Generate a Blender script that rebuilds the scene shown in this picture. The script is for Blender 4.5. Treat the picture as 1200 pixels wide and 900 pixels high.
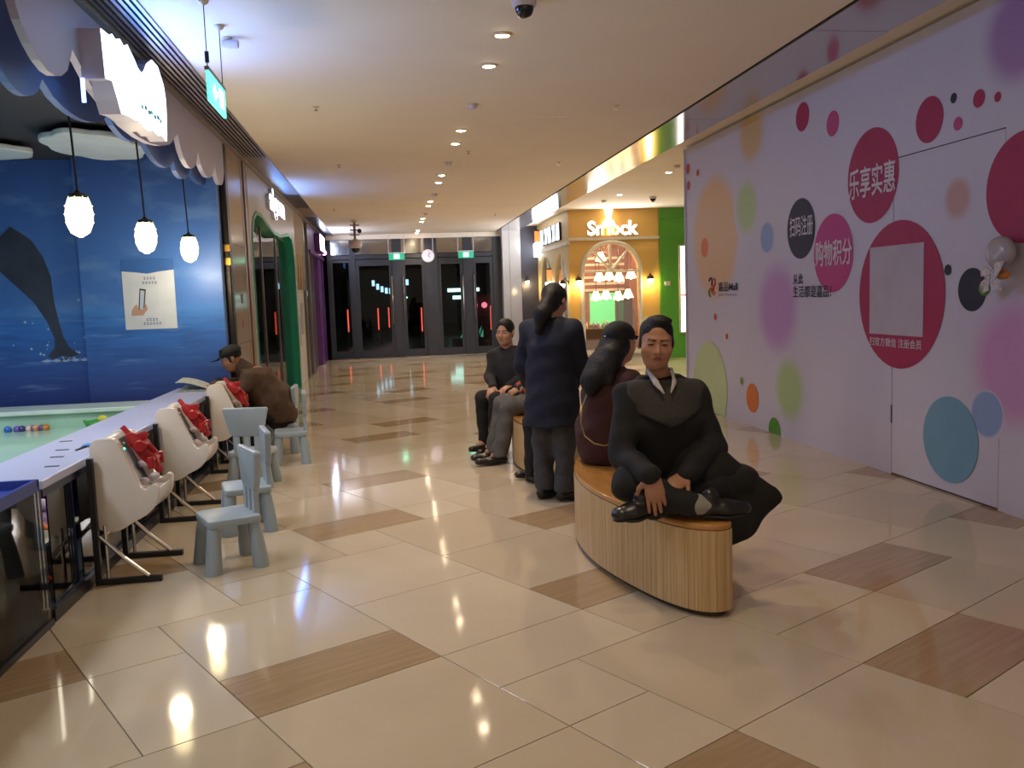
import bpy, bmesh, math, random
import numpy as np
from mathutils import Vector, Matrix, Euler

for _o in list(bpy.data.objects):
    bpy.data.objects.remove(_o)
SC = bpy.context.scene
COL = SC.collection
random.seed(7)
RNG = np.random.default_rng(5)
PI = math.pi

# ---------------------------------------------------------------- camera
# world: X to the right across the mall corridor, Y along it, Z up, metres
cam_d = bpy.data.cameras.new('camera')
cam_d.sensor_width = 36.0
cam_d.lens = 30.69
cam_d.clip_start = 0.05
cam_d.clip_end = 200
cam = bpy.data.objects.new('camera', cam_d)
COL.objects.link(cam)
cam.matrix_world = Matrix(((0.98954, 0.04690, -0.13643, 0.0),
                           (-0.14037, 0.09461, -0.98557, 0.0),
                           (-0.03331, 0.99441, 0.10020, 1.5),
                           (0, 0, 0, 1)))
SC.camera = cam

# ---------------------------------------------------------------- world, exposure
SC.view_settings.view_transform = 'Standard'
SC.view_settings.look = 'None'
SC.view_settings.gamma = 1.0
SC.view_settings.use_curve_mapping = False
SC.view_settings.exposure = 0.62
W = bpy.data.worlds.new('night')
SC.world = W
W.use_nodes = True
W.node_tree.nodes['Background'].inputs[0].default_value = (1.0, 0.82, 0.66, 1)
W.node_tree.nodes['Background'].inputs[1].default_value = 0.36

CEIL = 3.2
DOWN_POWER = 62.0
DOWN_COL = (1.0, 0.80, 0.58)

# ---------------------------------------------------------------- materials
def lin(c):
    return tuple((x / 12.92 if x <= 0.04045 else ((x + 0.055) / 1.055) ** 2.4) for x in c)

def hexc(h):
    h = h.lstrip('#')
    return lin(tuple(int(h[i:i + 2], 16) / 255 for i in (0, 2, 4)))

MATS = {}
def mat(name, col, rough=0.5, metal=0.0, spec=0.5, var=0.06, scale=6.0, stretch=(1, 1, 1), bump=0.0,
        emit=None, estr=0.0, coat=0.0, col2=None, detail=3.0, coord='Object', sheen=0.0):
    """procedural Principled material: noise between two nearby tones"""
    if name in MATS:
        return MATS[name]
    m = bpy.data.materials.new(name)
    m.use_nodes = True
    nt = m.node_tree
    p = nt.nodes['Principled BSDF']
    c = hexc(col) if isinstance(col, str) else col
    c2 = (hexc(col2) if isinstance(col2, str) else col2) if col2 else tuple(min(1, x * (1 + var)) for x in c)
    c1 = c if col2 else tuple(x * (1 - var) for x in c)
    tc = nt.nodes.new('ShaderNodeTexCoord')
    mp = nt.nodes.new('ShaderNodeMapping')
    mp.inputs['Scale'].default_value = stretch
    nz = nt.nodes.new('ShaderNodeTexNoise')
    nz.inputs['Scale'].default_value = scale
    nz.inputs['Detail'].default_value = detail
    rp = nt.nodes.new('ShaderNodeValToRGB')
    rp.color_ramp.elements[0].position = 0.32
    rp.color_ramp.elements[1].position = 0.68
    rp.color_ramp.elements[0].color = (*c1, 1)
    rp.color_ramp.elements[1].color = (*c2, 1)
    if coord == 'World':
        tc = nt.nodes.new('ShaderNodeNewGeometry')
        nt.links.new(tc.outputs['Position'], mp.inputs['Vector'])
    else:
        nt.links.new(tc.outputs[coord], mp.inputs['Vector'])
    nt.links.new(mp.outputs['Vector'], nz.inputs['Vector'])
    nt.links.new(nz.outputs['Fac'], rp.inputs['Fac'])
    nt.links.new(rp.outputs['Color'], p.inputs['Base Color'])
    p.inputs['Roughness'].default_value = rough
    p.inputs['Metallic'].default_value = metal
    p.inputs['Specular IOR Level'].default_value = spec
    p.inputs['Coat Weight'].default_value = coat
    if sheen:
        p.inputs['Sheen Weight'].default_value = sheen
    if bump:
        b = nt.nodes.new('ShaderNodeBump')
        b.inputs['Strength'].default_value = bump
        b.inputs['Distance'].default_value = 0.01
        nt.links.new(nz.outputs['Fac'], b.inputs['Height'])
        nt.links.new(b.outputs['Normal'], p.inputs['Normal'])
    if emit is not None:
        e = hexc(emit) if isinstance(emit, str) else emit
        p.inputs['Emission Color'].default_value = (*e, 1)
        p.inputs['Emission Strength'].default_value = estr
    MATS[name] = m
    return m

def glass(name, tint=(1, 1, 1), fac=0.12, rough=0.02, refl=(1, 1, 1), ior=1.5):
    """thin pane: mostly see-through, with a mirror reflection that grows towards grazing angles"""
    if name in MATS:
        return MATS[name]
    m = bpy.data.materials.new(name)
    m.use_nodes = True
    nt = m.node_tree
    nt.nodes.remove(nt.nodes['Principled BSDF'])
    out = nt.nodes['Material Output']
    tr = nt.nodes.new('ShaderNodeBsdfTransparent')
    tr.inputs[0].default_value = (*tint, 1)
    gl = nt.nodes.new('ShaderNodeBsdfGlossy')
    gl.inputs['Roughness'].default_value = rough
    gl.inputs['Color'].default_value = (*refl, 1)
    lw = nt.nodes.new('ShaderNodeFresnel')
    lw.inputs['IOR'].default_value = ior
    ad = nt.nodes.new('ShaderNodeMath')
    ad.operation = 'ADD'
    ad.use_clamp = True
    ad.inputs[1].default_value = fac
    mx = nt.nodes.new('ShaderNodeMixShader')
    nt.links.new(lw.outputs[0], ad.inputs[0])
    nt.links.new(ad.outputs[0], mx.inputs[0])
    nt.links.new(tr.outputs[0], mx.inputs[1])
    nt.links.new(gl.outputs[0], mx.inputs[2])
    nt.links.new(mx.outputs[0], out.inputs[0])
    MATS[name] = m
    return m

def emis(name, col, s):
    return mat(name, col, rough=0.4, emit=col, estr=s, var=0.02)

# ---------------------------------------------------------------- mesh helpers
class MB:
    """collects shapes into one mesh"""
    def __init__(self):
        self.v, self.f = [], []
    def add(self, vs, fs):
        n = len(self.v)
        self.v += [tuple(map(float, q)) for q in vs]
        self.f += [tuple(i + n for i in q) for q in fs]
        return self
    def box(self, x0, x1, y0, y1, z0, z1):
        vs = [(x, y, z) for z in (z0, z1) for y in (y0, y1) for x in (x0, x1)]
        return self.add(vs, [(0, 2, 3, 1), (4, 5, 7, 6), (0, 1, 5, 4), (2, 6, 7, 3), (0, 4, 6, 2), (1, 3, 7, 5)])
    def prism(self, poly, h0, h1, axis='z'):
        """polygon (2-D, any winding) extruded; axis x: (y,z) polygon, axis y: (x,z), axis z: (x,y)"""
        a = sum(poly[i][0] * poly[(i + 1) % len(poly)][1] - poly[(i + 1) % len(poly)][0] * poly[i][1] for i in range(len(poly)))
        if a < 0:
            poly = poly[::-1]
        n = len(poly)
        def P(q, h):
            return {'z': (q[0], q[1], h), 'x': (h, q[0], q[1]), 'y': (q[0], h, q[1])}[axis]
        vs = [P(q, h0) for q in poly] + [P(q, h1) for q in poly]
        fs = [tuple(range(n))[::-1], tuple(range(n, 2 * n))] + [(i, (i + 1) % n, n + (i + 1) % n, n + i) for i in range(n)]
        if axis == 'y':
            fs = [f[::-1] for f in fs]
        return self.add(vs, fs)
    def tube(self, pts, r, n=8, closed=False, cap=True):
        pts = [Vector(q) for q in pts]
        rs = r if isinstance(r, (list, tuple)) else [r] * len(pts)
        base = len(self.v)
        N = len(pts)
        prev = None
        vs = []
        for i, q in enumerate(pts):
            if closed:
                t = pts[(i + 1) % N] - pts[i - 1]
            else:
                t = pts[min(i + 1, N - 1)] - pts[max(i - 1, 0)]
            t.normalize()
            if prev is None:
                a = Vector((0, 0, 1)) if abs(t.z) < 0.9 else Vector((1, 0, 0))
                u = t.cross(a).normalized()
            else:
                u = (prev - t * prev.dot(t)).normalized()
            prev = u
            w = t.cross(u)
            for k in range(n):
                an = 2 * PI * k / n
                vs.append(q + (u * math.cos(an) + w * math.sin(an)) * rs[i])
        fs = []
        for i in range(N if closed else N - 1):
            j = (i + 1) % N
            for k in range(n):
                fs.append((i * n + k, i * n + (k + 1) % n, j * n + (k + 1) % n, j * n + k))
        if cap and not closed:
            fs.append(tuple(range(n))[::-1])
            fs.append(tuple(range((N - 1) * n, N * n)))
        return self.add(vs, fs)
    def lathe(self, prof, c=(0, 0, 0), n=20, axis='z'):
        """profile [(r,h)...] about an axis through c"""
        vs, fs = [], []
        for r, h in prof:
            for k in range(n):
                a = 2 * PI * k / n
                q = (r * math.cos(a), r * math.sin(a), h)
                if axis == 'x':
                    q = (q[2], q[0], q[1])
                elif axis == 'y':
                    q = (q[1], q[2], q[0])
                vs.append((q[0] + c[0], q[1] + c[1], q[2] + c[2]))
        m = len(prof)
        for i in range(m - 1):
            for k in range(n):
                fs.append((i * n + k, i * n + (k + 1) % n, (i + 1) * n + (k + 1) % n, (i + 1) * n + k))
        fs.append(tuple(range(n))[::-1])
        fs.append(tuple(range((m - 1) * n, m * n)))
        return self.add(vs, fs)
    def ball(self, c, r, n=14, sz=None):
        r = (r, r, r) if not isinstance(r, (tuple, list)) else r
        m = max(6, n // 2)
        vs, fs = [], []
        for i in range(1, m):
            t = PI * i / m
            for k in range(n):
                a = 2 * PI * k / n
                vs.append((c[0] + r[0] * math.sin(t) * math.cos(a), c[1] + r[1] * math.sin(t) * math.sin(a), c[2] + r[2] * math.cos(t)))
        top, bot = len(vs), len(vs) + 1
        vs += [(c[0], c[1], c[2] + r[2]), (c[0], c[1], c[2] - r[2])]
        for i in range(m - 2):
            for k in range(n):
                fs.append((i * n + k, (i + 1) * n + k, (i + 1) * n + (k + 1) % n, i * n + (k + 1) % n))
        for k in range(n):
            fs.append((top, k, (k + 1) % n))
            fs.append((bot, (m - 2) * n + (k + 1) % n, (m - 2) * n + k))
        return self.add(vs, fs)
    def mesh(self, name, m=None, bevel=0.0, seg=2, smooth=False, xf=None):
        me = bpy.data.meshes.new(name)
        me.from_pydata(self.v, [], self.f)
        if xf is not None:
            me.transform(xf)
        bm = bmesh.new()
        bm.from_mesh(me)
        bmesh.ops.recalc_face_normals(bm, faces=bm.faces)
        if bevel:
            es = [e for e in bm.edges if len(e.link_faces) == 2 and e.calc_face_angle(0) > 0.5]
            bmesh.ops.bevel(bm, geom=es, offset=bevel, segments=seg, profile=0.5, affect='EDGES', clamp_overlap=True)
        bm.to_mesh(me)
        bm.free()
        if m:
            me.materials.append(m)
        if smooth:
            sm(me)
        return me
    def build(self, name, m, parent=None, bevel=0.0, seg=2, smooth=False, loc=None):
        return link(name, self.mesh(name, m, bevel, seg, smooth), parent, loc)

def sm(me, ang=0.7):
    me.polygons.foreach_set('use_smooth', [True] * len(me.polygons))
    try:
        me.set_sharp_from_angle(angle=ang)
    except Exception:
        pass

def link(name, me, parent=None, loc=None):
    o = bpy.data.objects.new(name, me)
    COL.objects.link(o)
    if parent:
        o.parent = parent
    if loc:
        o.location = loc
    return o

def tag(o, label, cat, group=None, kind=None):
    o['label'] = label
    o['category'] = cat
    if group:
        o['group'] = group
    if kind:
        o['kind'] = kind
    return o

def struct(o, label=None, cat=None):
    o['kind'] = 'structure'
    if label:
        o['label'] = label
    if cat:
        o['category'] = cat
    return o

def thing(name, label, cat, loc=(0, 0, 0), rz=0.0, group=None):
    o = bpy.data.objects.new(name, None)
    COL.objects.link(o)
    o.location = loc
    o.rotation_euler = (0, 0, rz)
    o.empty_display_size = 0.1
    return tag(o, label, cat, group)

def dup(root, loc, rz=None, label=None):
    r = root.copy()
    COL.objects.link(r)
    r.location = loc
    if rz is not None:
        r.rotation_euler = (0, 0, rz)
    if label:
        r['label'] = label
    for ch in list(root.children):
        c = ch.copy()
        COL.objects.link(c)
        c.parent = r
        for g in list(ch.children):
            d = g.copy()
            COL.objects.link(d)
            d.parent = c
    return r

def text_mesh(body, size, depth=0.002, m=None, name='lettering', bold=0.0, wscale=1.0):
    cu = bpy.data.curves.new('t', 'FONT')
    cu.body = body
    cu.size = size
    cu.extrude = depth / 2
    cu.offset = bold
    cu.resolution_u = 3
    cu.align_x = 'CENTER'
    cu.align_y = 'CENTER'
    o = bpy.data.objects.new('t', cu)
    COL.objects.link(o)
    dg = bpy.context.evaluated_depsgraph_get()
    me = bpy.data.meshes.new_from_object(o.evaluated_get(dg))
    bpy.data.objects.remove(o)
    bpy.data.curves.remove(cu)
    me.name = name
    me.materials.clear()
    if m:
        me.materials.append(m)
    if wscale != 1.0:
        me.transform(Matrix.Diagonal((wscale, 1, 1, 1)))
    return me

def fit(me, w, h):
    """scale a text mesh to a width and height about its centre"""
    co = np.empty(len(me.vertices) * 3, 'f')
    me.vertices.foreach_get('co', co)
    co = co.reshape(-1, 3)
    lo, hi = co.min(0), co.max(0)
    c = (lo + hi) / 2
    co[:, 0] = (co[:, 0] - c[0]) * w / (hi[0] - lo[0])
    co[:, 1] = (co[:, 1] - c[1]) * h / (hi[1] - lo[1])
    me.vertices.foreach_set('co', co.ravel())
    me.update()
    return me

# rotations that stand a text mesh up on a wall
FACE_NEG_X = Euler((PI / 2, 0, -PI / 2))     # read by someone looking towards +X
FACE_POS_X = Euler((PI / 2, 0, PI / 2))      # read by someone looking towards -X
FACE_NEG_Y = Euler((PI / 2, 0, 0))           # read by someone looking towards +Y

# ---------------------------------------------------------------- smooth solids (signed distance field -> mesh)
def cone(a, b, ra, rb=None, k=0.02, flat=None, sub=False):
    return dict(t='c', a=np.array(a, float), b=np.array(b, float), ra=ra, rb=ra if rb is None else rb, k=k, flat=flat, sub=sub)

def ell(c, r, k=0.02, R=None, sub=False):
    return dict(t='e', c=np.array(c, float), r=np.array(r, float), k=k, R=R, sub=sub)

def plane(p, n, k=0.003):
    """cut away everything on the side n points to"""
    n = np.array(n, float)
    return dict(t='p', p=np.array(p, float), n=n / np.linalg.norm(n), k=k)

def chain(pts, rs, k=0.02, flat=None):
    return [cone(pts[i], pts[i + 1], rs[i], rs[i + 1], k, flat) for i in range(len(pts) - 1)]

def sdf_mesh(name, prims, vox, m, parent=None, fold=None, offset=(0, 0, 0)):
    lo = np.full(3, 1e9)
    hi = -lo
    def bb(q):
        if q['t'] == 'c':
            r = max(q['ra'], q['rb']) * 1.0
            return np.minimum(q['a'], q['b']) - r, np.maximum(q['a'], q['b']) + r
        r = q['r'].max() if q['R'] is not None else q['r']
        return q['c'] - r, q['c'] + r
    for q in prims:
        if q['t'] != 'p' and not q['sub']:
            l, h = bb(q)
            lo, hi = np.minimum(lo, l), np.maximum(hi, h)
    lo -= 3 * vox + 0.012
    hi += 3 * vox + 0.012
    n = np.ceil((hi - lo) / vox).astype(int) + 1
    ax = [(lo[i] + vox * np.arange(n[i])).astype('f') for i in range(3)]
    F = np.full(n, 0.08, 'f')
    for q in prims:
        if q['t'] == 'p':
            d = (ax[0][:, None, None] - q['p'][0]) * q['n'][0] + (ax[1][None, :, None] - q['p'][1]) * q['n'][1] + (ax[2][None, None, :] - q['p'][2]) * q['n'][2]
            np.maximum(F, d.astype('f'), out=F)
            continue
        l, h = bb(q)
        pad = q['k'] + 2.5 * vox
        i0 = np.clip(np.floor((l - pad - lo) / vox).astype(int), 0, n)
        i1 = np.clip(np.ceil((h + pad - lo) / vox).astype(int) + 1, 0, n)
        if (i1 <= i0).any():
            continue
        sl = tuple(slice(i0[i], i1[i]) for i in range(3))
        X = ax[0][sl[0]][:, None, None]
        Y = ax[1][sl[1]][None, :, None]
        Z = ax[2][sl[2]][None, None, :]
        if q['t'] == 'c':
            a, b = q['a'], q['b']
            ba = b - a
            L2 = max(float(ba @ ba), 1e-9)
            px, py, pz = X - a[0], Y - a[1], Z - a[2]
            t = np.clip((px * ba[0] + py * ba[1] + pz * ba[2]) / L2, 0, 1)
            px, py, pz = px - t * ba[0], py - t * ba[1], pz - t * ba[2]
            D2 = px * px + py * py + pz * pz
            if q['flat'] is not None:
                nn, s = q['flat']
                nn = np.array(nn, float)
                nn = nn / np.linalg.norm(nn)
                qn = px * nn[0] + py * nn[1] + pz * nn[2]
                D2 = D2 + qn * qn * (1 / (s * s) - 1)
            d = np.sqrt(np.maximum(D2, 0)) - (q['ra'] + (q['rb'] - q['ra']) * t)
        else:
            px, py, pz = X - q['c'][0], Y - q['c'][1], Z - q['c'][2]
            if q['R'] is not None:
                R = np.array(q['R'])          # columns: local axes
                px, py, pz = (px * R[0, 0] + py * R[1, 0] + pz * R[2, 0], px * R[0, 1] + py * R[1, 1] + pz * R[2, 1], px * R[0, 2] + py * R[1, 2] + pz * R[2, 2])
            r = q['r']
            k0 = np.sqrt((px / r[0]) ** 2 + (py / r[1]) ** 2 + (pz / r[2]) ** 2)
            k1 = np.sqrt((px / r[0] ** 2) ** 2 + (py / r[1] ** 2) ** 2 + (pz / r[2] ** 2) ** 2) + 1e-6
            d = k0 * (k0 - 1) / k1
        d = d.astype('f')
        S = F[sl]
        k = q['k']
        if q['sub']:
            d = -d
            hh = np.maximum(k - np.abs(S - d), 0) / k
            F[sl] = np.maximum(S, d) + hh * hh * k * 0.25
        else:
            hh = np.maximum(k - np.abs(S - d), 0) / k
            F[sl] = np.minimum(S, d) - hh * hh * k * 0.25
    if fold is not None:
        F += fold(ax[0][:, None, None], ax[1][None, :, None], ax[2][None, None, :]).astype('f')
    for s in range(3):       # keep the border outside
        ix = [slice(None)] * 3
        for e in (0, -1):
            ix[s] = e
            F[tuple(ix)] = np.maximum(F[tuple(ix)], 0.01)
    I = F < 0
    c = np.zeros(n - 1, 'i1')
    for dx in (0, 1):
        for dy in (0, 1):
            for dz in (0, 1):
                c += I[dx:n[0] - 1 + dx, dy:n[1] - 1 + dy, dz:n[2] - 1 + dz]
    act = np.argwhere((c > 0) & (c < 8))
    idx = np.full(n - 1, -1, 'i4')
    idx[tuple(act.T)] = np.arange(len(act))
    off = np.array([(x, y, z) for x in (0, 1) for y in (0, 1) for z in (0, 1)])
    vals = np.stack([F[tuple((act + o).T)] for o in off], 1)
    acc = np.zeros((len(act), 3))
    cnt = np.zeros(len(act))
    for i in range(8):
        for j in range(i + 1, 8):
            if np.abs(off[i] - off[j]).sum() != 1:
                continue
            va, vb = vals[:, i], vals[:, j]
            mk = (va < 0) != (vb < 0)
            t = np.where(mk, va / np.where(mk, va - vb, 1), 0)
            acc += mk[:, None] * (off[i] + t[:, None] * (off[j] - off[i]))
            cnt += mk
    V = (act + acc / np.maximum(cnt, 1)[:, None]) * vox + lo
    quads = []
    for s in range(3):
        a, b = [(1, 2), (2, 0), (0, 1)][s]
        m0 = [slice(None)] * 3
        m1 = [slice(None)] * 3
        m0[s], m1[s] = slice(0, -1), slice(1, None)
        A, B = I[tuple(m0)], I[tuple(m1)]
        for flip, E in ((False, A & ~B), (True, ~A & B)):
            e = np.argwhere(E)
            if not len(e):
                continue
            ok = (e[:, a] > 0) & (e[:, b] > 0) & (e[:, a] < n[a] - 1) & (e[:, b] < n[b] - 1)
            e = e[ok]
            ea, eb = np.zeros(3, int), np.zeros(3, int)
            ea[a] = 1
            eb[b] = 1
            Q = np.stack([idx[tuple((e - ea - eb).T)], idx[tuple((e - eb).T)], idx[tuple(e.T)], idx[tuple((e - ea).T)]], 1)
            quads.append(Q[:, ::-1] if flip else Q)
    Q = np.concatenate(quads)
    V = V - np.array(offset)
    me = bpy.data.meshes.new(name)
    me.vertices.add(len(V))
    me.vertices.foreach_set('co', V.astype('f').ravel())
    me.loops.add(len(Q) * 4)
    me.loops.foreach_set('vertex_index', Q.astype('i4').ravel())
    me.polygons.add(len(Q))
    me.polygons.foreach_set('loop_start', np.arange(0, len(Q) * 4, 4, dtype='i4'))
    me.polygons.foreach_set('use_smooth', np.ones(len(Q), bool))
    me.update(calc_edges=True)
    me.materials.append(m)
    return link(name, me, parent)
# ================================================================ FLOOR
M_cream = [mat('polished cream tile %d' % i, c, rough=0.07, var=0.05, scale=1.3, coord='World', detail=6) for i, c in enumerate(('#c1b096', '#bbaa90', '#c5b59c'))]
M_brown = mat('polished travertine plank', '#997f60', rough=0.09, col2='#a78e6e', scale=2.0, stretch=(1.2, 16, 1), detail=6)
M_grout = mat('tile grout', '#7f705e', rough=0.8)
floor = struct(MB().box(-6.5, 9.5, -3.0, 23.2, -0.06, -0.008).build('floor', M_grout), 'polished cream tiled mall floor with brown planks', 'floor')
TH = math.radians(59.82)
U_ = 0.402
ta, tb = Vector((math.sin(TH), math.cos(TH))), Vector((-math.cos(TH), math.sin(TH)))
def tile_pt(i, j):
    return ta * (1.12 + U_ * i) + tb * (0.186 + U_ * j)
cells = {}
tiles = []
def inside(i, j, w, h):
    for u, v in ((i, j), (i + w, j), (i, j + h), (i + w, j + h), (i + w / 2, j + h / 2)):
        p = tile_pt(u, v)
        if -1.75 < p.x < (4.0 if p.y < 11.2 else 7.6) and 0.6 < p.y < 23.2:
            return True
    return False
def put(i, j, w, h, kind):
    ks = [(i + a, j + b) for a in range(w) for b in range(h)]
    if any(k in cells for k in ks):
        return False
    for k in ks:
        cells[k] = 1
    tiles.append((i, j, w, h, kind))
    return True
for k in range(-2, 6):
    for bi, bj in ((5 * k, math.floor(7.5 + 7.5 * k)), (-1 + 5 * k, math.floor(12.5 + 7.5 * k))):
        for n_ in range(-5, 6):
            for s in (0, 4):
                put(bi + 7 * n_ + s, bj - 2 * n_, 2, 1, 'b')
for q in ((0, 5, 2, 2), (2, 6, 2, 1), (2, 5, 1, 1), (2, 7, 2, 2), (0, 8, 2, 2), (3, 4, 2, 2), (3, 2, 2, 2), (5, 3, 2, 2), (5, 5, 2, 1), (4, 6, 2, 1), (-2, 5, 2, 2), (-3, 7, 2, 2)):
    put(*q, 'c')
for w, h in ((2, 2), (2, 1), (1, 2), (1, 1)):
    for j in range(-6, 48):
        for i in range(-8, 44):
            if inside(i, j, w, h):
                put(i, j, w, h, 'c')
tiles = [t for t in tiles if inside(*t[:4])]
tiles.sort(key=lambda t: (tile_pt(t[0] + t[2] / 2, t[1] + t[3] / 2)).length)
tile_me = {}
rest = {0: MB(), 1: MB()}
ROTT = math.atan2(ta.y, ta.x)
for n_, (i, j, w, h, kind) in enumerate(tiles):
    c = tile_pt(i + w / 2, j + h / 2)
    g = 0.0022
    hx, hy = w * U_ / 2 - g, h * U_ / 2 - g
    mi = 3 if kind == 'b' else (i * 7 + j * 3) % 3
    if n_ < 300:
        key = (w, h, mi)
        if key not in tile_me:
            tile_me[key] = MB().box(-hx, hx, -hy, hy, -0.01, 0.0).mesh('tile', M_brown if mi == 3 else M_cream[mi], bevel=0.0008, seg=1)
        o = link('tile', tile_me[key], floor, (c.x, c.y, 0))
        o.rotation_euler = (0, 0, ROTT)
    else:
        r_ = rest[1 if mi == 3 else 0]
        vs = [(c + ta * sx * hx + tb * sy * hy).to_3d() + Vector((0, 0, z)) for z in (-0.01, 0.0) for sy in (-1, 1) for sx in (-1, 1)]
        r_.add(vs, [(0, 2, 3, 1), (4, 5, 7, 6), (0, 1, 5, 4), (2, 6, 7, 3), (0, 4, 6, 2), (1, 3, 7, 5)])
for k, m in ((0, M_cream[0]), (1, M_brown)):
    if rest[k].v:
        rest[k].build('far_tiles', m, floor)['kind'] = 'stuff'

# ================================================================ CEILING
M_ceil = mat('painted plaster ceiling', '#e6d9c8', rough=0.85, var=0.03, scale=0.8, coord='World')
M_black = mat('black shadow gap', '#0c0c0e', rough=0.7)
M_band = mat('polished champagne metal panel', '#c4bfbc', rough=0.13, metal=0.85, var=0.03, scale=0.7, coord='World')
M_soffit = mat('grey brown soffit panel', '#8d8078', rough=0.45, var=0.05, scale=1.5, coord='World')
ceiling = struct(MB().box(-1.3, 2.86, -3, 23.1, CEIL, CEIL + 0.12).build('ceiling', M_ceil), 'plain cream mall ceiling', 'ceiling')
# access hatch outline in the ceiling
hm = MB()
for x0, x1, y0, y1 in ((1.32, 1.92, 8.45, 8.456), (1.32, 1.92, 9.05, 9.056), (1.32, 1.326, 8.45, 9.05), (1.914, 1.92, 8.45, 9.05)):
    hm.box(x0, x1, y0, y1, CEIL - 0.004, CEIL + 0.002)
hm.box(1.326, 1.914, 8.456, 9.05, CEIL - 0.003, CEIL + 0.002)
hm.build('access_hatch', M_ceil, ceiling)
struct(MB().box(2.86, 2.9, -3, 23.1, CEIL + 0.03, CEIL + 0.12).build('trim_1', M_black), 'black shadow gap beside the metal ceiling panels', 'trim')
band = struct(MB().box(2.9, 3.45, -3, 23.1, CEIL + 0.06, CEIL + 0.14).build('ceiling_band', M_band), 'strip of polished metal ceiling panels', 'ceiling')
for k in range(9):
    y0 = -3 + k * 2.9
    MB().box(2.9, 3.45, y0 + 0.003, min(y0 + 2.897, 23.1), CEIL, CEIL + 0.06).build('panel', M_band, band)
struct(MB().box(3.45, 9.5, -3, 23.3, 3.33, 3.45).build('ceiling_side', M_ceil), 'side bay cream ceiling above the hoarding and shops', 'ceiling')
soff = struct(MB().box(-1.62, -1.3, -3, 23.1, CEIL + 0.02, CEIL + 0.12).build('ceiling_soffit', M_soffit), 'grey soffit strip with slotted grilles above the left shops', 'ceiling')
for a, b in ((-3, 3.2), (10.6, 14.2), (16.2, 17.9)):
    MB().box(-1.62, -1.3, a, b, CEIL - 0.01, CEIL + 0.02).build('soffit_panel', M_soffit, soff)
MB().box(-1.62, -1.56, 3.2, 23.1, CEIL - 0.04, CEIL + 0.02).build('edge_trim', M_soffit, soff)
M_slat = mat('grey metal grille slat', '#7c7784', rough=0.35, metal=0.4)
for a, b in ((3.2, 10.6), (14.2, 16.2), (17.9, 23.1)):
    MB().box(-1.56, -1.3, a, b, CEIL + 0.01, CEIL + 0.02).build('grille_back', M_black, soff)
    for k in range(7):
        x = -1.545 + k * 0.038
        MB().box(x, x + 0.02, a, b, CEIL - 0.01, CEIL + 0.012).build('slat', M_slat, soff)

# ================================================================ RIGHT HOARDING
HX = 3.88
M_hoard = mat('matt white printed hoarding board', '#c4c0d0', rough=0.45, var=0.02, scale=1.0, coord='World')
M_seam = mat('dark board seam', '#4a4650', rough=0.8)
hoard = struct(MB().box(HX + 0.012, HX + 0.08, -3, 11.03, 0.0, 3.3).build('wall_right', M_seam), 'white hoarding printed with coloured dots and lettering', 'wall')
def board(y0, y1, z0, z1, nm='board'):
    MB().box(HX, HX + 0.02, y0, y1, z0, z1).build(nm, M_hoard, hoard)
G_ = 0.004
board(6.326 + G_, 8.7, 0.0, 3.3)
board(8.7, 11.03, 0.0, 3.3)
board(-3, 5.1, 0.0, 3.3)
board(5.1, 6.326 + G_, 2.445 + G_, 3.3)
board(5.1 + G_, 6.326 - G_, 0.015, 2.445 - G_, 'door')
MB().box(HX - 0.004, HX + 0.01, 6.318, 6.334, 0.41, 0.55).build('latch', M_seam, hoard)
MB().box(HX - 0.02, HX + 0.1, 11.03, 11.06, 0.0, 3.3).build('end_board', M_hoard, hoard)

def soft(name, col, hardness=0.55, rad=1.0, alpha=0.8):
    """printed dot with a feathered edge"""
    m = bpy.data.materials.new(name)
    m.use_nodes = True
    nt = m.node_tree
    p = nt.nodes['Principled BSDF']
    p.inputs['Base Color'].default_value = (*hexc(col), 1)
    p.inputs['Roughness'].default_value = 0.45
    tc = nt.nodes.new('ShaderNodeTexCoord')
    gr = nt.nodes.new('ShaderNodeVectorMath')
    gr.operation = 'LENGTH'
    sc = nt.nodes.new('ShaderNodeMapping')
    sc.inputs['Scale'].default_value = (0, 1 / rad, 1 / rad)
    mr = nt.nodes.new('ShaderNodeMapRange')
    mr.interpolation_type = 'SMOOTHSTEP'
    mr.inputs['From Min'].default_value = hardness
    mr.inputs['From Max'].default_value = 1.0
    mr.inputs['To Min'].default_value = alpha
    mr.inputs['To Max'].default_value = 0.0
    nt.links.new(tc.outputs['Object'], sc.inputs['Vector'])
    nt.links.new(sc.outputs['Vector'], gr.inputs[0])
    nt.links.new(gr.outputs['Value'], mr.inputs['Value'])
    mx = nt.nodes.new('ShaderNodeMix')
    mx.data_type = 'RGBA'
    mx.inputs[6].default_value = (*hexc('#c4c0d0'), 1)
    mx.inputs[7].default_value = (*hexc(col), 1)
    nt.links.new(mr.outputs['Result'], mx.inputs[0])
    nt.links.new(mx.outputs[2], p.inputs['Base Color'])
    return m
PAL = dict(crimson='#a01c50', rose='#b8427c', magenta='#b8377c', navy='#1d1b33', red='#c0342c', orange='#cf6f2c', green='#4a8a22', olive='#7f9a2e',
           teal='#6d9cb5', palegreen='#b9c795')
SOFT = dict(Bmauve='#9a68ac', Bgold='#c9a458', Bpeach='#d9ab63', Bgreen='#9fc06a', Bblue='#6f94c8', Bbrown='#b98a7c', Bviolet='#b67fc0', Bpink='#c683bf')
M_dot = {k: mat('printed dot ' + k, c, rough=0.5, var=0.03) for k, c in PAL.items()}
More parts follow.
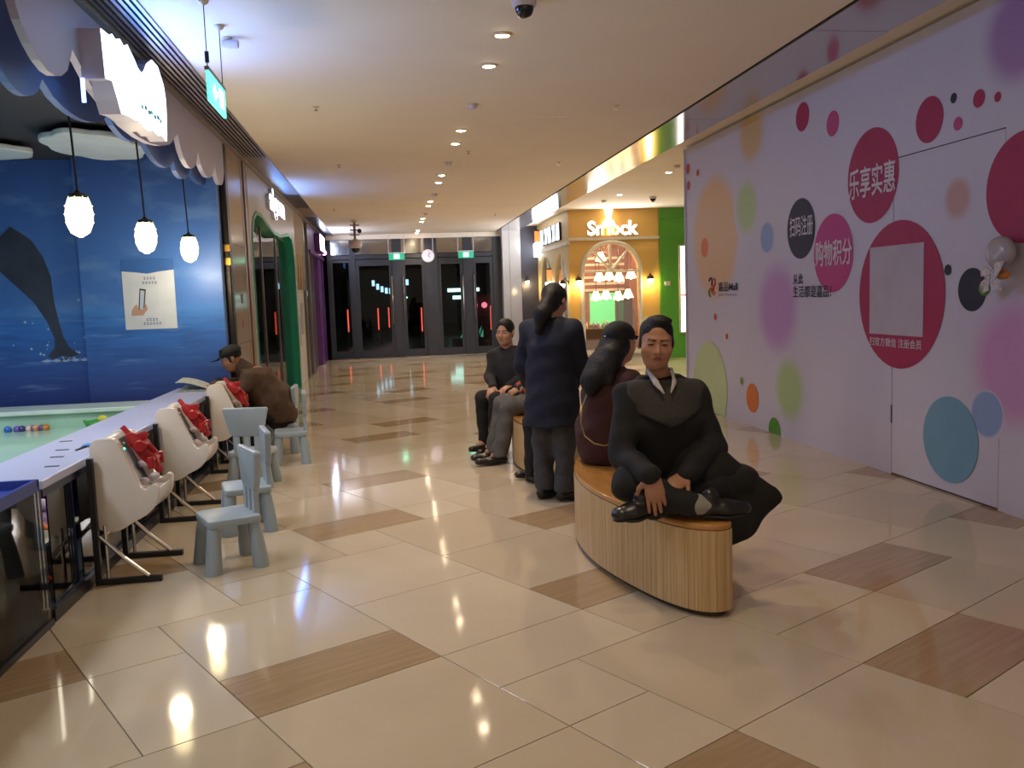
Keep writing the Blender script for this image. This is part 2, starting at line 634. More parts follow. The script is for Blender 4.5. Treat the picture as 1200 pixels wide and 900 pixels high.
DOTS = [('crimson', 7.82, 3.06, 0.131), ('rose', 7.26, 2.89, 0.108), ('crimson', 6.63, 2.36, 0.373), ('crimson', 5.89, 2.65, 0.161), ('navy', 5.62, 2.74, 0.034), ('crimson', 5.36, 2.68, 0.058), ('rose', 5.57, 2.56, 0.046), ('crimson', 5.18, 2.65, 0.032), ('crimson', 4.93, 2.06, 0.34), ('Bmauve', 5.0, 3.0, 0.33), ('Bgold', 8.98, 3.14, 0.33), ('Bpeach', 10.06, 2.11, 0.712), ('Bgreen', 9.11, 2.36, 0.299), ('Bblue', 8.6, 2.01, 0.143), ('orange', 10.38, 2.01, 0.119), ('red', 10.94, 3.04, 0.069), ('red', 10.59, 2.94, 0.042), ('red', 10.93, 2.83, 0.059), ('Bbrown', 5.56, 2.06, 0.153), ('navy', 7.85, 2.04, 0.281), ('magenta', 7.25, 1.78, 0.341), ('crimson', 6.24, 1.41, 0.566), ('navy', 5.65, 1.58, 0.038), ('navy', 5.39, 1.44, 0.145), ('Bviolet', 8.36, 1.29, 0.484), ('red', 10.05, 1.17, 0.041), ('red', 9.69, 0.95, 0.035), ('Bgreen', 8.1, 0.49, 0.326), ('palegreen', 10.26, 0.30, 0.569), ('olive', 9.27, 0.47, 0.043), ('orange', 8.98, 0.31, 0.159), ('green', 8.43, 0.03, 0.138), ('teal', 5.6, 0.39, 0.306), ('Bblue', 5.22, 0.62, 0.142), ('Bpink', 4.95, 0.97, 0.446)]
DOTS.sort(key=lambda d: (d[0][0] != 'B', d[0] == 'Bblue'))
for n_, (k, y, z, r) in enumerate(DOTS):
    f = 1.15 if k[0] == 'B' else 1.0
    # flat print: a thin disc trimmed to the board
    pts = []
    for t in range(48):
        a = 2 * PI * t / 48
        pts.append((min(max(y + r * f * math.cos(a), 3.0), 11.028), min(max(z + r * f * math.sin(a), 0.003), 3.298)))
    x0 = HX - 0.0010 - 0.00012 * n_
    mb = MB().add([(0, q[0] - y, q[1] - z) for q in pts[::-1]], [tuple(range(48))])
    mb.build('dot', soft('feathered dot ' + k, SOFT[k], 0.7 if k == 'Bpeach' else 0.85 if k == 'Bblue' else 0.5, r * f) if k[0] == 'B' else M_dot[k], hoard, loc=(x0, y, z))
M_white_print = mat('white print', '#cfc8d2', rough=0.5)
M_ink = mat('dark print', '#1d1b33', rough=0.5)
def wall_text(s, y0, y1, z0, z1, m, bold=0.0, roll=0.0):
    me = fit(text_mesh(s, 0.2, 0.001, m, bold=bold), abs(y1 - y0), abs(z1 - z0))
    o = link('lettering', me, hoard, (HX - 0.0065, (y0 + y1) / 2, (z0 + z1) / 2))
    o.rotation_euler = (Matrix.Rotation(-PI / 2, 4, 'Z') @ Matrix.Rotation(PI / 2, 4, 'X') @ Matrix.Rotation(roll, 4, 'Z')).to_euler()
wall_text('乐享实惠', 6.98, 6.30, 2.20, 2.45, M_white_print, 0.0025, 0.0)
wall_text('扫码注册', 8.07, 7.61, 1.97, 2.16, M_white_print, 0.0015)
wall_text('购物积分', 7.56, 6.93, 1.67, 1.90, M_white_print, 0.0025)
wall_text('从此', 8.005, 7.8, 1.52, 1.62, M_ink, 0.0015)
wall_text('生活都是嘉品！', 8.005, 7.27, 1.395, 1.505, M_ink, 0.0015)
wall_text('扫官方微信 注册会员', 6.64, 5.94, 1.005, 1.075, M_white_print, 0.001)
wall_text('嘉品Mall', 9.94, 9.36, 1.47, 1.58, M_ink, 0.002)
wall_text('JIA MALL', 9.94, 9.36, 1.41, 1.445, mat('grey print', '#8a8592'), 0)
# the white card that carries the code (code left out)
MB().box(HX - 0.0065, HX - 0.0058, 5.925, 6.645, 1.10, 1.79).build('card', mat('pale grey card', '#b4acb8'), hoard)
# logo: curled coloured strokes
for k, (dy, dz, c, a0) in enumerate(((0.05, 0.07, 'navy', 0.2), (-0.05, 0.06, 'rose', 1.6), (-0.04, -0.04, 'orange', 3.4), (0.06, -0.06, 'green', 4.6), (0.0, 0.0, 'red', 2.4))):
    MB().tube([(HX - 0.004, 10.13 + dy + 0.05 * math.cos(a0 + t * 0.5), 1.52 + dz + 0.045 * math.sin(a0 + t * 0.5)) for t in range(9)], 0.012, 6).build('logo_stroke', M_dot[c], hoard)
# clear board behind it: none; the hoarding stops at 11.06 m

# ================================================================ LEFT FACADE
FX = -1.6
M_stone = mat('polished pinkish stone cladding', '#bda998', rough=0.12, var=0.08, scale=2.0, stretch=(1, 1, 0.6), coord='World', detail=6)
M_wood = mat('brown wood strip', '#7d5f4a', rough=0.4, col2='#96755c', scale=3, stretch=(12, 12, 0.5), coord='World')
M_woodp = mat('pale wood slat', '#a58a68', rough=0.45, col2='#bda27e', scale=3, stretch=(12, 12, 0.5), coord='World')
M_wpan = mat('white glossy shopfront panel', '#c6bfbb', rough=0.25, var=0.02)
M_greenp = mat('green lacquer shop portal', '#1c9a7a', rough=0.25, var=0.04)
M_dkmetal = mat('dark brushed metal column', '#3b3430', rough=0.25, metal=0.8, var=0.1, stretch=(1, 1, 8))
M_glint = mat('brass glint', '#c79a48', rough=0.2, metal=1.0)
M_purple = mat('purple shopfront panel', '#5a2c6c', rough=0.35)
M_grey = mat('grey aluminium frame', '#77706c', rough=0.35, metal=0.5)
M_dim = mat('dim shop interior', '#7b8682', rough=0.8, var=0.2, scale=1.2)
M_glass = glass('shop glass', fac=0.06)
wl = struct(MB().box(-1.95, FX - 0.03, 9.52, 10.95, 0, CEIL).build('wall_left', M_stone), 'polished stone clad pier between the left shops', 'wall')
for z0, z1 in ((0, 1.08), (1.085, 2.15), (2.155, CEIL - 0.01)):
    MB().box(FX - 0.03, FX, 9.62, 10.45, z0, z1).build('stone_slab', M_stone, wl)
for k, y in enumerate((10.47, 10.62, 10.78)):
    MB().box(FX - 0.03, FX + 0.015 * (k % 2), y, y + 0.13, 0, CEIL - 0.01).build('wood_strip', M_wood, wl)
MB().box(-1.85, FX, 9.48, 9.62, 0, CEIL - 0.02).build('corner_column', M_dkmetal, wl, bevel=0.01)
for z in (1.92, 2.06):
    MB().box(-1.852, FX + 0.002, 9.474, 9.482, z, z + 0.07).build('brass_glint', M_glint, wl)  # brass toned reflections on the column, put in as solid strips
MB().box(FX, FX + 0.006, 10.02, 10.1, 1.25, 1.33).build('notice', mat('red fire notice', '#a02a2a'), wl)
MB().box(FX, FX + 0.006, 10.02, 10.12, 1.52, 1.62).build('notice', mat('dark notice plate', '#3a3f4a'), wl)

# white shopfront with a green portal whose top edge rolls like a wave
wp = struct(MB().box(-2.28, -2.24, 11.0, 16.2, 0, CEIL).build('wall_left_portal', M_dim), 'white shopfront with wavy green portal', 'wall')
top_curve = [(11.05, 2.2), (11.1, 2.42), (11.25, 2.58), (11.55, 2.68), (12.0, 2.69), (12.5, 2.62), (13.2, 2.56), (14.0, 2.56), (14.7, 2.63), (15.2, 2.67), (15.55, 2.64), (15.8, 2.5), (15.88, 2.3), (15.9, 2.1)]
for i in range(len(top_curve) - 1):
    pass
outer = [(10.95, 0), (10.95, CEIL - 0.01), (16.2, CEIL - 0.01), (16.2, 0), (15.9, 0)] + top_curve[::-1] + [(11.05, 0)]
MB().prism(outer, FX - 0.03, FX, 'x').build('front_panel', M_wpan, wp)
# portal lining: a strip that follows the opening, 0.3 m deep
lm = MB()
path = [(15.9, 0)] + top_curve[::-1] + [(11.05, 0)]
cen = (13.5, 1.2)
inn = [(p[0] + (0.035 if p[0] < cen[0] - 2 else -0.035 if p[0] > cen[0] + 2 else 0), p[1] - (0.05 if p[1] > 2.2 else 0)) for p in path]
vs, fs = [], []
for (y, z), (yi, zi) in zip(path, inn):
    vs += [(FX + 0.012, y, z), (FX + 0.012, yi, zi), (-1.72, yi, zi), (-1.72, y, z)]
for i in range(len(path) - 1):
    a, b = i * 4, i * 4 + 4
    for k in range(4):
        fs.append((a + k, a + (k + 1) % 4, b + (k + 1) % 4, b + k))
lm.add(vs, fs).build('portal_lining', M_greenp, wp, smooth=True)
MB().box(-1.722, -1.714, 11.1, 15.86, 0.06, 2.55).build('pane', glass('portal glass', tint=(0.55, 0.66, 0.62), fac=0.02, ior=1.35), wp)
for y in (12.6, 14.2):
    MB().box(-1.74, -1.70, y, y + 0.04, 0, 2.55).build('frame', M_grey, wp)
MB().box(-1.74, -1.70, 11.09, 15.87, 0, 0.08).build('frame', M_grey, wp)
# pier with hanging slats
wq = struct(MB().box(-1.95, FX - 0.05, 16.2, 19.0, 0, CEIL).build('wall_left_slats', mat('pale pier plaster', '#b9b0a6', rough=0.4)), 'pale pier with hanging wooden slats', 'wall')
for k in range(14):
    y = 16.22 + k * 0.115
    MB().box(FX - 0.05, FX, y, y + 0.075, 1.75 + 0.22 * ((k * 5) % 4), CEIL - 0.01).build('slat', M_woodp, wq)
for y, z0, z1 in ((16.5, 0.7, 1.25), (17.1, 0.9, 1.5)):
    MB().box(FX - 0.05, FX - 0.04, y, y + 0.4, z0, z1).build('wall_plate', mat('grey wall plate', '#8f8a86'), wq)
MB().box(FX - 0.06, FX, 17.85, 18.1, 0, CEIL - 0.01).build('frame', M_grey, wq)
MB().box(FX - 0.06, FX, 18.85, 19.0, 0, CEIL - 0.01).build('frame', M_grey, wq)
MB().box(FX - 0.045, FX - 0.03, 18.1, 18.85, 0.02, CEIL - 0.02).build('pane', glass('grey shop glass', tint=(0.45, 0.45, 0.45), fac=0.15), wq)
# purple shop
wu = struct(MB().box(-2.3, -2.25, 19.0, 23.1, 0, CEIL).build('wall_left_purple', M_dim), 'purple shopfront by the glass doors', 'wall')
MB().box(FX - 0.12, FX, 19.0, 23.1, 2.62, CEIL - 0.01).build('fascia', M_purple, wu)
MB().box(FX - 0.1, FX + 0.04, 19.0, 23.1, 2.55, 2.62).build('fascia_ledge', M_purple, wu)
for y0, y1 in ((19.0, 19.25), (21.3, 22.2), (22.75, 23.1)):
    MB().box(FX - 0.15, FX, y0, y1, 0, 2.56).build('pillar', M_purple, wu)
for y0, y1 in ((19.25, 21.3), (22.2, 22.75)):
    MB().box(FX - 0.1, FX - 0.09, y0, y1, 0.05, 2.55).build('pane', M_glass, wu)
for y in (19.9, 20.6):
    MB().box(FX - 0.12, FX - 0.06, y, y + 0.05, 0, 2.55).build('frame', M_grey, wu)
M_chrome = mat('chrome tube', '#b8b2aa', rough=0.2, metal=1.0)
# ================================================================ SEA THEMED SHOP (left foreground)
def mural_mat():
    m = bpy.data.materials.new('painted sea and sky mural')
    m.use_nodes = True
    nt = m.node_tree
    p = nt.nodes['Principled BSDF']
    p.inputs['Roughness'].default_value = 0.45
    g = nt.nodes.new('ShaderNodeNewGeometry')
    sx = nt.nodes.new('ShaderNodeSeparateXYZ')
    nt.links.new(g.outputs['Position'], sx.inputs[0])
    def noise(scale, st, det=5):
        mp = nt.nodes.new('ShaderNodeMapping')
        mp.inputs['Scale'].default_value = st
        nz = nt.nodes.new('ShaderNodeTexNoise')
        nz.inputs['Scale'].default_value = scale
        nz.inputs['Detail'].default_value = det
        nt.links.new(g.outputs['Position'], mp.inputs[0])
        nt.links.new(mp.outputs[0], nz.inputs['Vector'])
        return nz
    def ramp(src, els):
        r = nt.nodes.new('ShaderNodeValToRGB')
        while len(r.color_ramp.elements) < len(els):
            r.color_ramp.elements.new(0.5)
        for e, (pos, c) in zip(r.color_ramp.elements, els):
            e.position = pos
            e.color = (*hexc(c), 1) if isinstance(c, str) else (c, c, c, 1)
        nt.links.new(src, r.inputs[0])
        return r
    def mix(f, a, b):
        x = nt.nodes.new('ShaderNodeMix')
        x.data_type = 'RGBA'
        if isinstance(f, float):
            x.inputs[0].default_value = f
        else:
            nt.links.new(f, x.inputs[0])
        nt.links.new(a, x.inputs[6])
        nt.links.new(b, x.inputs[7])
        return x.outputs[2]
    mr = nt.nodes.new('ShaderNodeMapRange')
    mr.inputs['From Min'].default_value = 0.4
    mr.inputs['From Max'].default_value = 3.0
    nt.links.new(sx.outputs['Z'], mr.inputs['Value'])
    base = ramp(mr.outputs[0], [(0.0, '#27306e'), (0.17, '#2a4f9c'), (0.34, '#2b6cc0'), (0.42, '#3a78c8'), (0.45, '#3d6fbe'), (0.7, '#3a68b4'), (1.0, '#2c4f94')])
    waves = ramp(noise(3.2, (0.7, 0.7, 6.0), 6).outputs['Fac'], [(0.45, 0.0), (0.72, 0.55)])
    foam = ramp(noise(2.2, (0.8, 0.8, 9.0), 6).outputs['Fac'], [(0.6, 0.0), (0.75, 0.4)])
    cl = ramp(noise(1.6, (1, 1, 2.2), 6).outputs['Fac'], [(0.52, 0.0), (0.8, 0.55)])
    sea = ramp(mr.outputs[0], [(0.38, 1.0), (0.43, 0.0)])
    light = nt.nodes.new('ShaderNodeRGB')
    light.outputs[0].default_value = (*hexc('#7fa9dc'), 1)
    dark = nt.nodes.new('ShaderNodeRGB')
    dark.outputs[0].default_value = (*hexc('#1d3f86'), 1)
    def mul(a, b):
        q = nt.nodes.new('ShaderNodeMath')
        q.operation = 'MULTIPLY'
        nt.links.new(a, q.inputs[0])
        nt.links.new(b, q.inputs[1])
        return q.outputs[0]
    inv = nt.nodes.new('ShaderNodeMath')
    inv.operation = 'SUBTRACT'
    inv.inputs[0].default_value = 1
    nt.links.new(sea.outputs[0], inv.inputs[1])
    c = mix(mul(waves.outputs[0], sea.outputs[0]), base.outputs[0], dark.outputs[0])
    c = mix(mul(foam.outputs[0], sea.outputs[0]), c, light.outputs[0])
    c = mix(mul(cl.outputs[0], inv.outputs[0]), c, light.outputs[0])
    nt.links.new(c, p.inputs['Base Color'])
    return m
M_mural = mural_mat()
mural = struct(MB().box(-3.02, -1.66, 9.28, 9.45, 0.0, 3.02).build('wall_mural', M_mural), 'blue sea and sky mural wall of the play shop', 'wall')
mural2 = struct(MB().box(-5.2, -3.02, 9.4, 9.5, 0.0, 3.02).build('wall_mural_side', M_mural), 'darker mural wall with leaping dolphin tail', 'wall')
struct(MB().box(-5.3, -5.2, 2.0, 9.45, 0.0, 3.02).build('wall_mural_far', M_mural), 'blue painted far side wall of the play shop', 'wall')
M_dark = mat('dark shop ceiling', '#2a2b36', rough=0.8)
struct(MB().box(-5.3, -1.8, 1.5, 9.45, 3.0, 3.05).build('ceiling_shop', M_dark), 'dark ceiling of the play shop', 'ceiling')
# dolphin tail painted on the mural, with splash drops
M_dol = mat('painted dolphin grey', '#2c3447', rough=0.5, var=0.25, scale=4)
tail = [(-3.68, 2.35), (-3.58, 2.28), (-3.5, 2.22), (-3.40, 2.05), (-3.34, 1.85), (-3.33, 1.6), (-3.30, 1.4), (-3.27, 1.24), (-3.22, 1.13), (-3.13, 1.06), (-3.20, 1.03), (-3.3, 1.05), (-3.38, 1.02), (-3.43, 1.05), (-3.36, 1.13), (-3.35, 1.22), (-3.41, 1.4), (-3.52, 1.6), (-3.66, 1.75), (-3.8, 1.9), (-3.95, 2.1)]
MB().prism(tail, 9.394, 9.4, 'y').build('dolphin', M_dol, mural2)
M_spl = mat('white paint splash', '#9db7d8')
sp = MB()
for k in range(46):
    a = random.uniform(0, PI)
    r = abs(random.gauss(0, 0.25))
    x, z = -3.3 + r * math.cos(a) * 1.2, 1.06 + r * math.sin(a) * 0.9 - 0.05
    s = random.uniform(0.005, 0.018)
    sp.prism([(x - s, z), (x, z - s * 0.6), (x + s, z), (x, z + s * 1.4)], 9.396, 9.4, 'y')
for k in range(6):
    x = -3.5 + k * 0.09
    sp.prism([(x, 1.0), (x + 0.06, 0.985), (x + 0.12, 1.0), (x + 0.06, 1.02)], 9.396, 9.4, 'y')
sp.build('splash', M_spl, mural2)['kind'] = 'stuff'

# poster on the mural (code left out)
po = thing('poster', 'white poster with a hand holding a phone on the blue mural', 'poster', (-2.36, 9.28, 1.29))
M_pap = mat('white poster paper', '#c3cad6', rough=0.4)
MB().box(-0.265, 0.235, -0.008, -0.001, 0.0, 0.60).build('sheet', M_pap, po)
MB().prism([(-0.265, 0.60), (0.235, 0.60), (0.235, 0.70), (-0.265, 0.70)], -0.008, -0.001, 'y').build('blue_header', mat('poster blue header', '#2d5fa8'), po)
MB().prism([(-0.265, 0.60), (-0.265, 0.585), (-0.12, 0.57), (-0.02, 0.555), (0.1, 0.575), (0.235, 0.59), (0.235, 0.605)], -0.0085, -0.001, 'y').build('blue_wave', MATS['poster blue header'], po)
M_ph = mat('phone black', '#20222a')
MB().prism([(-0.13, 0.19), (-0.075, 0.175), (-0.045, 0.40), (-0.105, 0.41)], -0.0095, -0.002, 'y').build('phone', M_ph, po)
MB().prism([(-0.118, 0.205), (-0.083, 0.195), (-0.058, 0.385), (-0.097, 0.393)], -0.0105, -0.002, 'y').build('screen', mat('phone screen print', '#aab6cc'), po)
MB().prism([(-0.2, 0.14), (-0.09, 0.14), (-0.04, 0.2), (-0.055, 0.26), (-0.08, 0.2), (-0.13, 0.2), (-0.14, 0.25), (-0.16, 0.24), (-0.19, 0.2)], -0.011, -0.002, 'y').build('hand', mat('printed hand', '#b08a78'), po)
M_ptx = mat('poster text blue', '#566a90')
for z, n_ in ((0.50, 4), (0.455, 5), (0.085, 4), (0.045, 6)):
    lm_ = MB()
    for k in range(n_):
        x = (k - n_ / 2) * 0.03
        lm_.box(x, x + 0.022, -0.0095, -0.007, z + 0.016, z + 0.021).box(x, x + 0.022, -0.0095, -0.007, z, z + 0.005).box(x + 0.008, x + 0.013, -0.0095, -0.007, z - 0.004, z + 0.025)
    lm_.build('small_print', M_ptx, po)

# cloud shaped white panels below the shop ceiling
M_cloud = mat('white cloud panel', '#b9c3cc', rough=0.5)
def cloud(name, label, cx, cy, rx, ry, z, seed):
    random.seed(seed)
    pts = []
    for k in range(60):
        a = 2 * PI * k / 60
        rr = 1 + 0.12 * abs(math.sin(3.5 * a + seed))
        pts.append((cx + rx * rr * math.cos(a), cy + ry * rr * math.sin(a)))
    o = MB().prism(pts, z, z + 0.05).build(name, M_cloud, bevel=0.012)
    return tag(o, label, 'cloud panel', 'white cloud panels under the shop ceiling')
cloud('cloud_panel', 'large white cloud panel above the pendant lamps', -2.45, 8.2, 0.36, 0.62, 2.90, 1)
cloud('cloud_panel', 'white cloud panel at the left edge under the dark ceiling', -3.45, 8.45, 0.35, 0.3, 2.90, 2)

# wave fascia: front layer white, back layer blue, each with a dripping lower edge
M_fas = mat('pearl white wave fascia', '#b0a6ba', rough=0.45, var=0.03, scale=1.0)
M_fasb = mat('blue wave fascia', '#4d69ac', rough=0.45, var=0.05, scale=1.0)
def arcs(pts, n=8):
    """rounded lobes between cusps: pts = cusp points, lobes sag between them"""
    out = []
    for (y0, z0, sag), (y1, z1, _) in zip(pts[:-1], pts[1:]):
        for k in range(n):
            t = k / n
            s = math.sin(PI * t) ** 0.6
            out.append((y0 + (y1 - y0) * t, z0 + (z1 - z0) * t - sag * s))
    out.append(pts[-1][:2])
    return out
fas = struct(MB().prism([(1.5, CEIL - 0.02)] + arcs([(1.5, 2.75, 0.25), (3.0, 2.95, 0.2), (4.3, 2.99, 0.26), (5.08, 2.884, 0.24), (7.443, 2.878, 0.2), (8.191, 2.86, 0.17), (8.955, 2.864, 0.16), (9.45, 2.86, 0.0)]) + [(9.45, CEIL - 0.02)], -1.64, -1.60, 'x').build('trim_2', M_fas), 'pearl white wave edged fascia over the play shop', 'trim')
struct(MB().prism([(1.5, CEIL - 0.02)] + arcs([(1.5, 2.6, 0.2), (3.2, 2.72, 0.16), (4.5, 2.72, 0.14), (5.07, 2.73, 0.12), (6.2, 2.78, 0.1), (7.0, 2.79, 0.12), (7.95, 2.74, 0.12), (8.6, 2.78, 0.1), (9.45, 2.8, 0.0)]) + [(9.45, CEIL - 0.02)], -1.80, -1.76, 'x').build('trim_3', M_fasb), 'blue wave edged fascia layer behind the white one', 'trim')

# illuminated cloud sign
SX = -1.48
sign = thing('illuminated_sign', 'bright white cloud shaped illuminated sign on the wave fascia', 'sign', (SX, 5.2, 2.6))
face = [(5.194, 3.028), (5.342, 3.035), (5.40, 3.06), (5.454, 3.045), (5.55, 3.075), (5.621, 3.052), (5.70, 3.085), (5.748, 3.067), (5.845, 3.03), (5.90, 3.0), (5.984, 2.985), (6.06, 3.02), (6.133, 3.082), (6.276, 3.146), (6.428, 3.141), (6.563, 3.048), (6.60, 2.95), (6.585, 2.82), (6.565, 2.72), (6.545, 2.659), (6.43, 2.675), (6.315, 2.655), (6.185, 2.668), (6.08, 2.64), (5.972, 2.644), (5.87, 2.665), (5.784, 2.65), (5.6, 2.643), (5.478, 2.628), (5.42, 2.70), (5.341, 2.783), (5.216, 2.767)]
fl = [(y - 5.2, z - 2.6) for y, z in face]
MB().prism(fl, -0.125, -0.004, 'x').build('letter_box', mat('pearl sign return', '#b8aec0', rough=0.4), sign)
SIGN_M = emis('sign face light', (0.75, 0.86, 1.0), 2.6)
MB().prism([(y * 0.99 + 0.006, z * 0.99 + 0.004) for y, z in fl], -0.004, 0.0, 'x').build('lit_face', SIGN_M, sign)
M_teal = mat('teal sign lettering', '#2f8f9a')
for k in range(7):
    y = 0.72 + k * 0.075
    MB().box(0.0, 0.004, y, y + 0.035 + 0.012 * (k % 3), 0.155 + 0.012 * (k % 2), 0.18 + 0.012 * (k % 2)).build('small_letter', M_teal, sign)
M_ledb = emis('blue led edge', (0.25, 0.45, 1.0), 3.0)
MB().box(-0.12, -0.10, -0.03, -0.02, 0.03, 0.16).build('led_edge', M_ledb, sign)
def area_light(name, loc, rot, sx, sy, power, col, parent=None, spread=PI):
    d = bpy.data.lights.new(name, 'AREA')
    d.shape = 'RECTANGLE'
    d.size, d.size_y = sx, sy
    d.energy = power
    d.color = col
    d.spread = spread
    o = bpy.data.objects.new(name, d)
    COL.objects.link(o)
    o.location = loc
    o.rotation_euler = rot
    if parent:
        o.parent = parent
    return o
# blue ceiling wash set at the sign, standing in for LEDs behind it
area_light('sign_light', (0.02, 0.7, 0.27), (0, -PI / 2, 0), 0.4, 1.2, 17, (0.04, 0.24, 1.0), sign)

# cage pendant lamps
M_cord = mat('black lamp cord', '#15151a', rough=0.6)
M_cap = mat('lamp cap dark metal', '#3a382f', rough=0.4, metal=0.6)
M_cage = mat('glowing lamp cage', '#d9cfa8', rough=0.4, emit=(1.0, 0.85, 0.5), estr=1.2)  # the cage emits too: glare of the jar put into its material
M_bulb = emis('glowing glass jar', (1.0, 0.84, 0.50), 5.0)
def pendant(label, y, zc, top):
    p = thing('pendant_lamp', label, 'lamp', (-1.85, y, zc - 0.13), 0, 'cage pendant lamps over the counter')
    MB().tube([(-0.03, 0, top - zc + 0.13), (-0.012, 0.01, 0.6), (0.0, 0.0, 0.3), (0, 0, 0.25)], 0.007, 6).build('cord', M_cord, p)
    MB().lathe([(0.012, 0.285), (0.022, 0.27), (0.05, 0.262), (0.058, 0.25), (0.058, 0.238)], n=20).build('cap', M_cap, p, smooth=True)
    MB().lathe([(0.045, 0.24), (0.062, 0.2), (0.07, 0.14), (0.064, 0.08), (0.045, 0.035), (0.015, 0.015)], n=20).build('glass_jar', M_bulb, p, smooth=True)
    cg = MB()
    for k in range(8):
        a = 2 * PI * k / 8
        cg.tube([(r * math.cos(a), r * math.sin(a), h) for r, h in ((0.056, 0.245), (0.072, 0.2), (0.082, 0.14), (0.076, 0.08), (0.055, 0.03), (0.01, 0.003))], 0.0035, 5)
    for r, h in ((0.078, 0.19), (0.083, 0.14), (0.078, 0.09)):
        cg.tube([(r * math.cos(2 * PI * k / 20), r * math.sin(2 * PI * k / 20), h) for k in range(20)], 0.0035, 5, closed=True)
    cg.build('cage', M_cage, p)
    d = bpy.data.lights.new('lamp_light', 'POINT')
    d.energy = 12
    d.color = (1.0, 0.83, 0.58)
    d.shadow_soft_size = 0.07
    o = bpy.data.objects.new('lamp_light', d)
    COL.objects.link(o)
    o.parent = p
    o.location = (0, 0, -0.1)
    return p
pendant('large nearest cage pendant lamp left of the poster', 5.756, 2.078, 3.0)
pendant('middle cage pendant lamp hanging above the poster', 7.25, 2.055, 3.0)
pendant('farthest cage pendant lamp beside the dark column', 8.771, 2.05, 3.0)

# ------------------------------------------------ counter
M_ctop = mat('pale lilac counter top', '#c3c6e0', rough=0.18, var=0.03, scale=2)
M_navy = mat('dark navy counter panel', '#1c2038', rough=0.2, var=0.1)
M_navyp = mat('navy counter post', '#232a58', rough=0.3)
M_plinth = mat('slate blue plinth', '#4a5468', rough=0.3)
ctr = thing('counter', 'long lilac topped counter with dark navy glass front beside the pool', 'counter', (-1.86, 6.6, 0))
MB().box(-0.24, 0.19, -2.23, 2.38, 0.655, 0.7).build('top', M_ctop, ctr, bevel=0.006)
MB().box(-0.2, -0.17, -2.2, 2.28, 0.0, 0.655).build('back_panel', M_navy, ctr)
MB().box(-0.2, 0.17, -2.2, 2.36, 0.0, 0.045).build('plinth', M_plinth, ctr, bevel=0.004)
MB().box(0.17, 0.195, -2.22, 2.36, 0.0, 0.06).build('kerb', mat('black plinth edge', '#22242c', rough=0.3), ctr)
for y in (-2.2, -1.78, -0.9, 0.0, 0.9, 1.8, 2.2):
    MB().box(0.07, 0.14, y, y + 0.07, 0.045, 0.655).build('post', M_navyp, ctr)
for y0, y1 in ((-2.12, -1.8), (-1.7, -0.92), (-0.82, -0.02), (0.08, 0.88), (0.98, 1.78)):
    MB().box(0.155, 0.163, y0, y1, 0.06, 0.655).build('glass_panel', glass('smoked counter glass', tint=(0.35, 0.38, 0.45), fac=0.08), ctr)
MB().box(0.165, 0.188, -2.23, 2.38, 0.62, 0.655).build('front_rail', M_navy, ctr)
# slots and cable on the counter top
for k, (x, y) in enumerate(((-0.08, -1.3), (-0.02, -1.55), (0.06, -1.85), (-0.18, -0.95))):
    MB().box(x, x + 0.07, y, y + 0.02, 0.699, 0.7025).build('slot', M_black, ctr)
MB().tube([(0.05, -1.35, 0.703), (0.09, -1.1, 0.71), (0.14, -0.9, 0.712), (0.18, -0.75, 0.706), (0.195, -0.7, 0.68), (0.197, -0.68, 0.5)], 0.006, 6).build('cable', M_cord, ctr)

# glass toy case at the left edge
case = thing('glass_case', 'glass toy case with blue tray lid at the left edge', 'display case', (-1.86, 3.2, 0))
M_caseg = glass('toy case glass', tint=(0.85, 0.88, 0.86), fac=0.0, ior=1.3)
MB().box(-0.24, 0.18, -1.4, 1.14, 0, 0.08).build('base', M_navy, case)
MB().box(0.18, 0.188, -1.4, 1.15, 0.02, 0.66).build('front_pane', M_caseg, case)
MB().box(-0.24, 0.18, 1.142, 1.15, 0.08, 0.66).build('end_pane', M_caseg, case)
MB().box(-0.24, -0.22, -1.4, 1.14, 0.08, 0.66).build('back_panel', mat('grey case back', '#55605e'), case)
MB().box(0.188, 0.2, -1.4, 1.15, 0.0, 0.03).build('kerb', MATS['black plinth edge'], case)
tr = MB()
tr.box(-0.24, 0.19, -1.4, 1.13, 0.66, 0.675)
for x0, x1, y0, y1 in ((-0.24, -0.22, -1.4, 1.13), (0.17, 0.19, -1.4, 1.13), (-0.24, 0.19, 1.11, 1.13)):
    tr.box(x0, x1, y0, y1, 0.675, 0.715)
tr.build('tray_lid', mat('blue plastic tray', '#243a8c', rough=0.35), case)
MB().box(-0.2, 0.15, -1.3, 1.05, 0.34, 0.35).build('shelf', glass('case shelf glass', fac=0.15), case)
cl_ = area_light('toy_fill_light', (0.0, -1.8, 0.645), (0, 0, 0), 0.3, 0.9, 2.5, (1.0, 0.9, 0.7), ctr)  # no lamp here; fill added under the counter top to show the toys
rk = thing('toy_rack', 'low two tier rack of toys under the near end of the counter', 'rack', (-1.87, 4.78, 0.045))
for z in (0.0, 0.28):
    MB().box(-0.14, 0.11, -0.34, 0.36, z, z + 0.015).build('shelf', mat('grey rack shelf', '#6a6f6a'), rk)
for x in (-0.13, 0.10):
    for y in (-0.33, 0.345):
        MB().box(x, x + 0.012, y, y + 0.012, 0.0, 0.5).build('post', M_chrome, rk)
TOYC = ['#c8b070', '#b0452c', '#d0c8b0', '#5a7a3a', '#c06a40', '#6a5a80', '#c89a30', '#3a3a40']
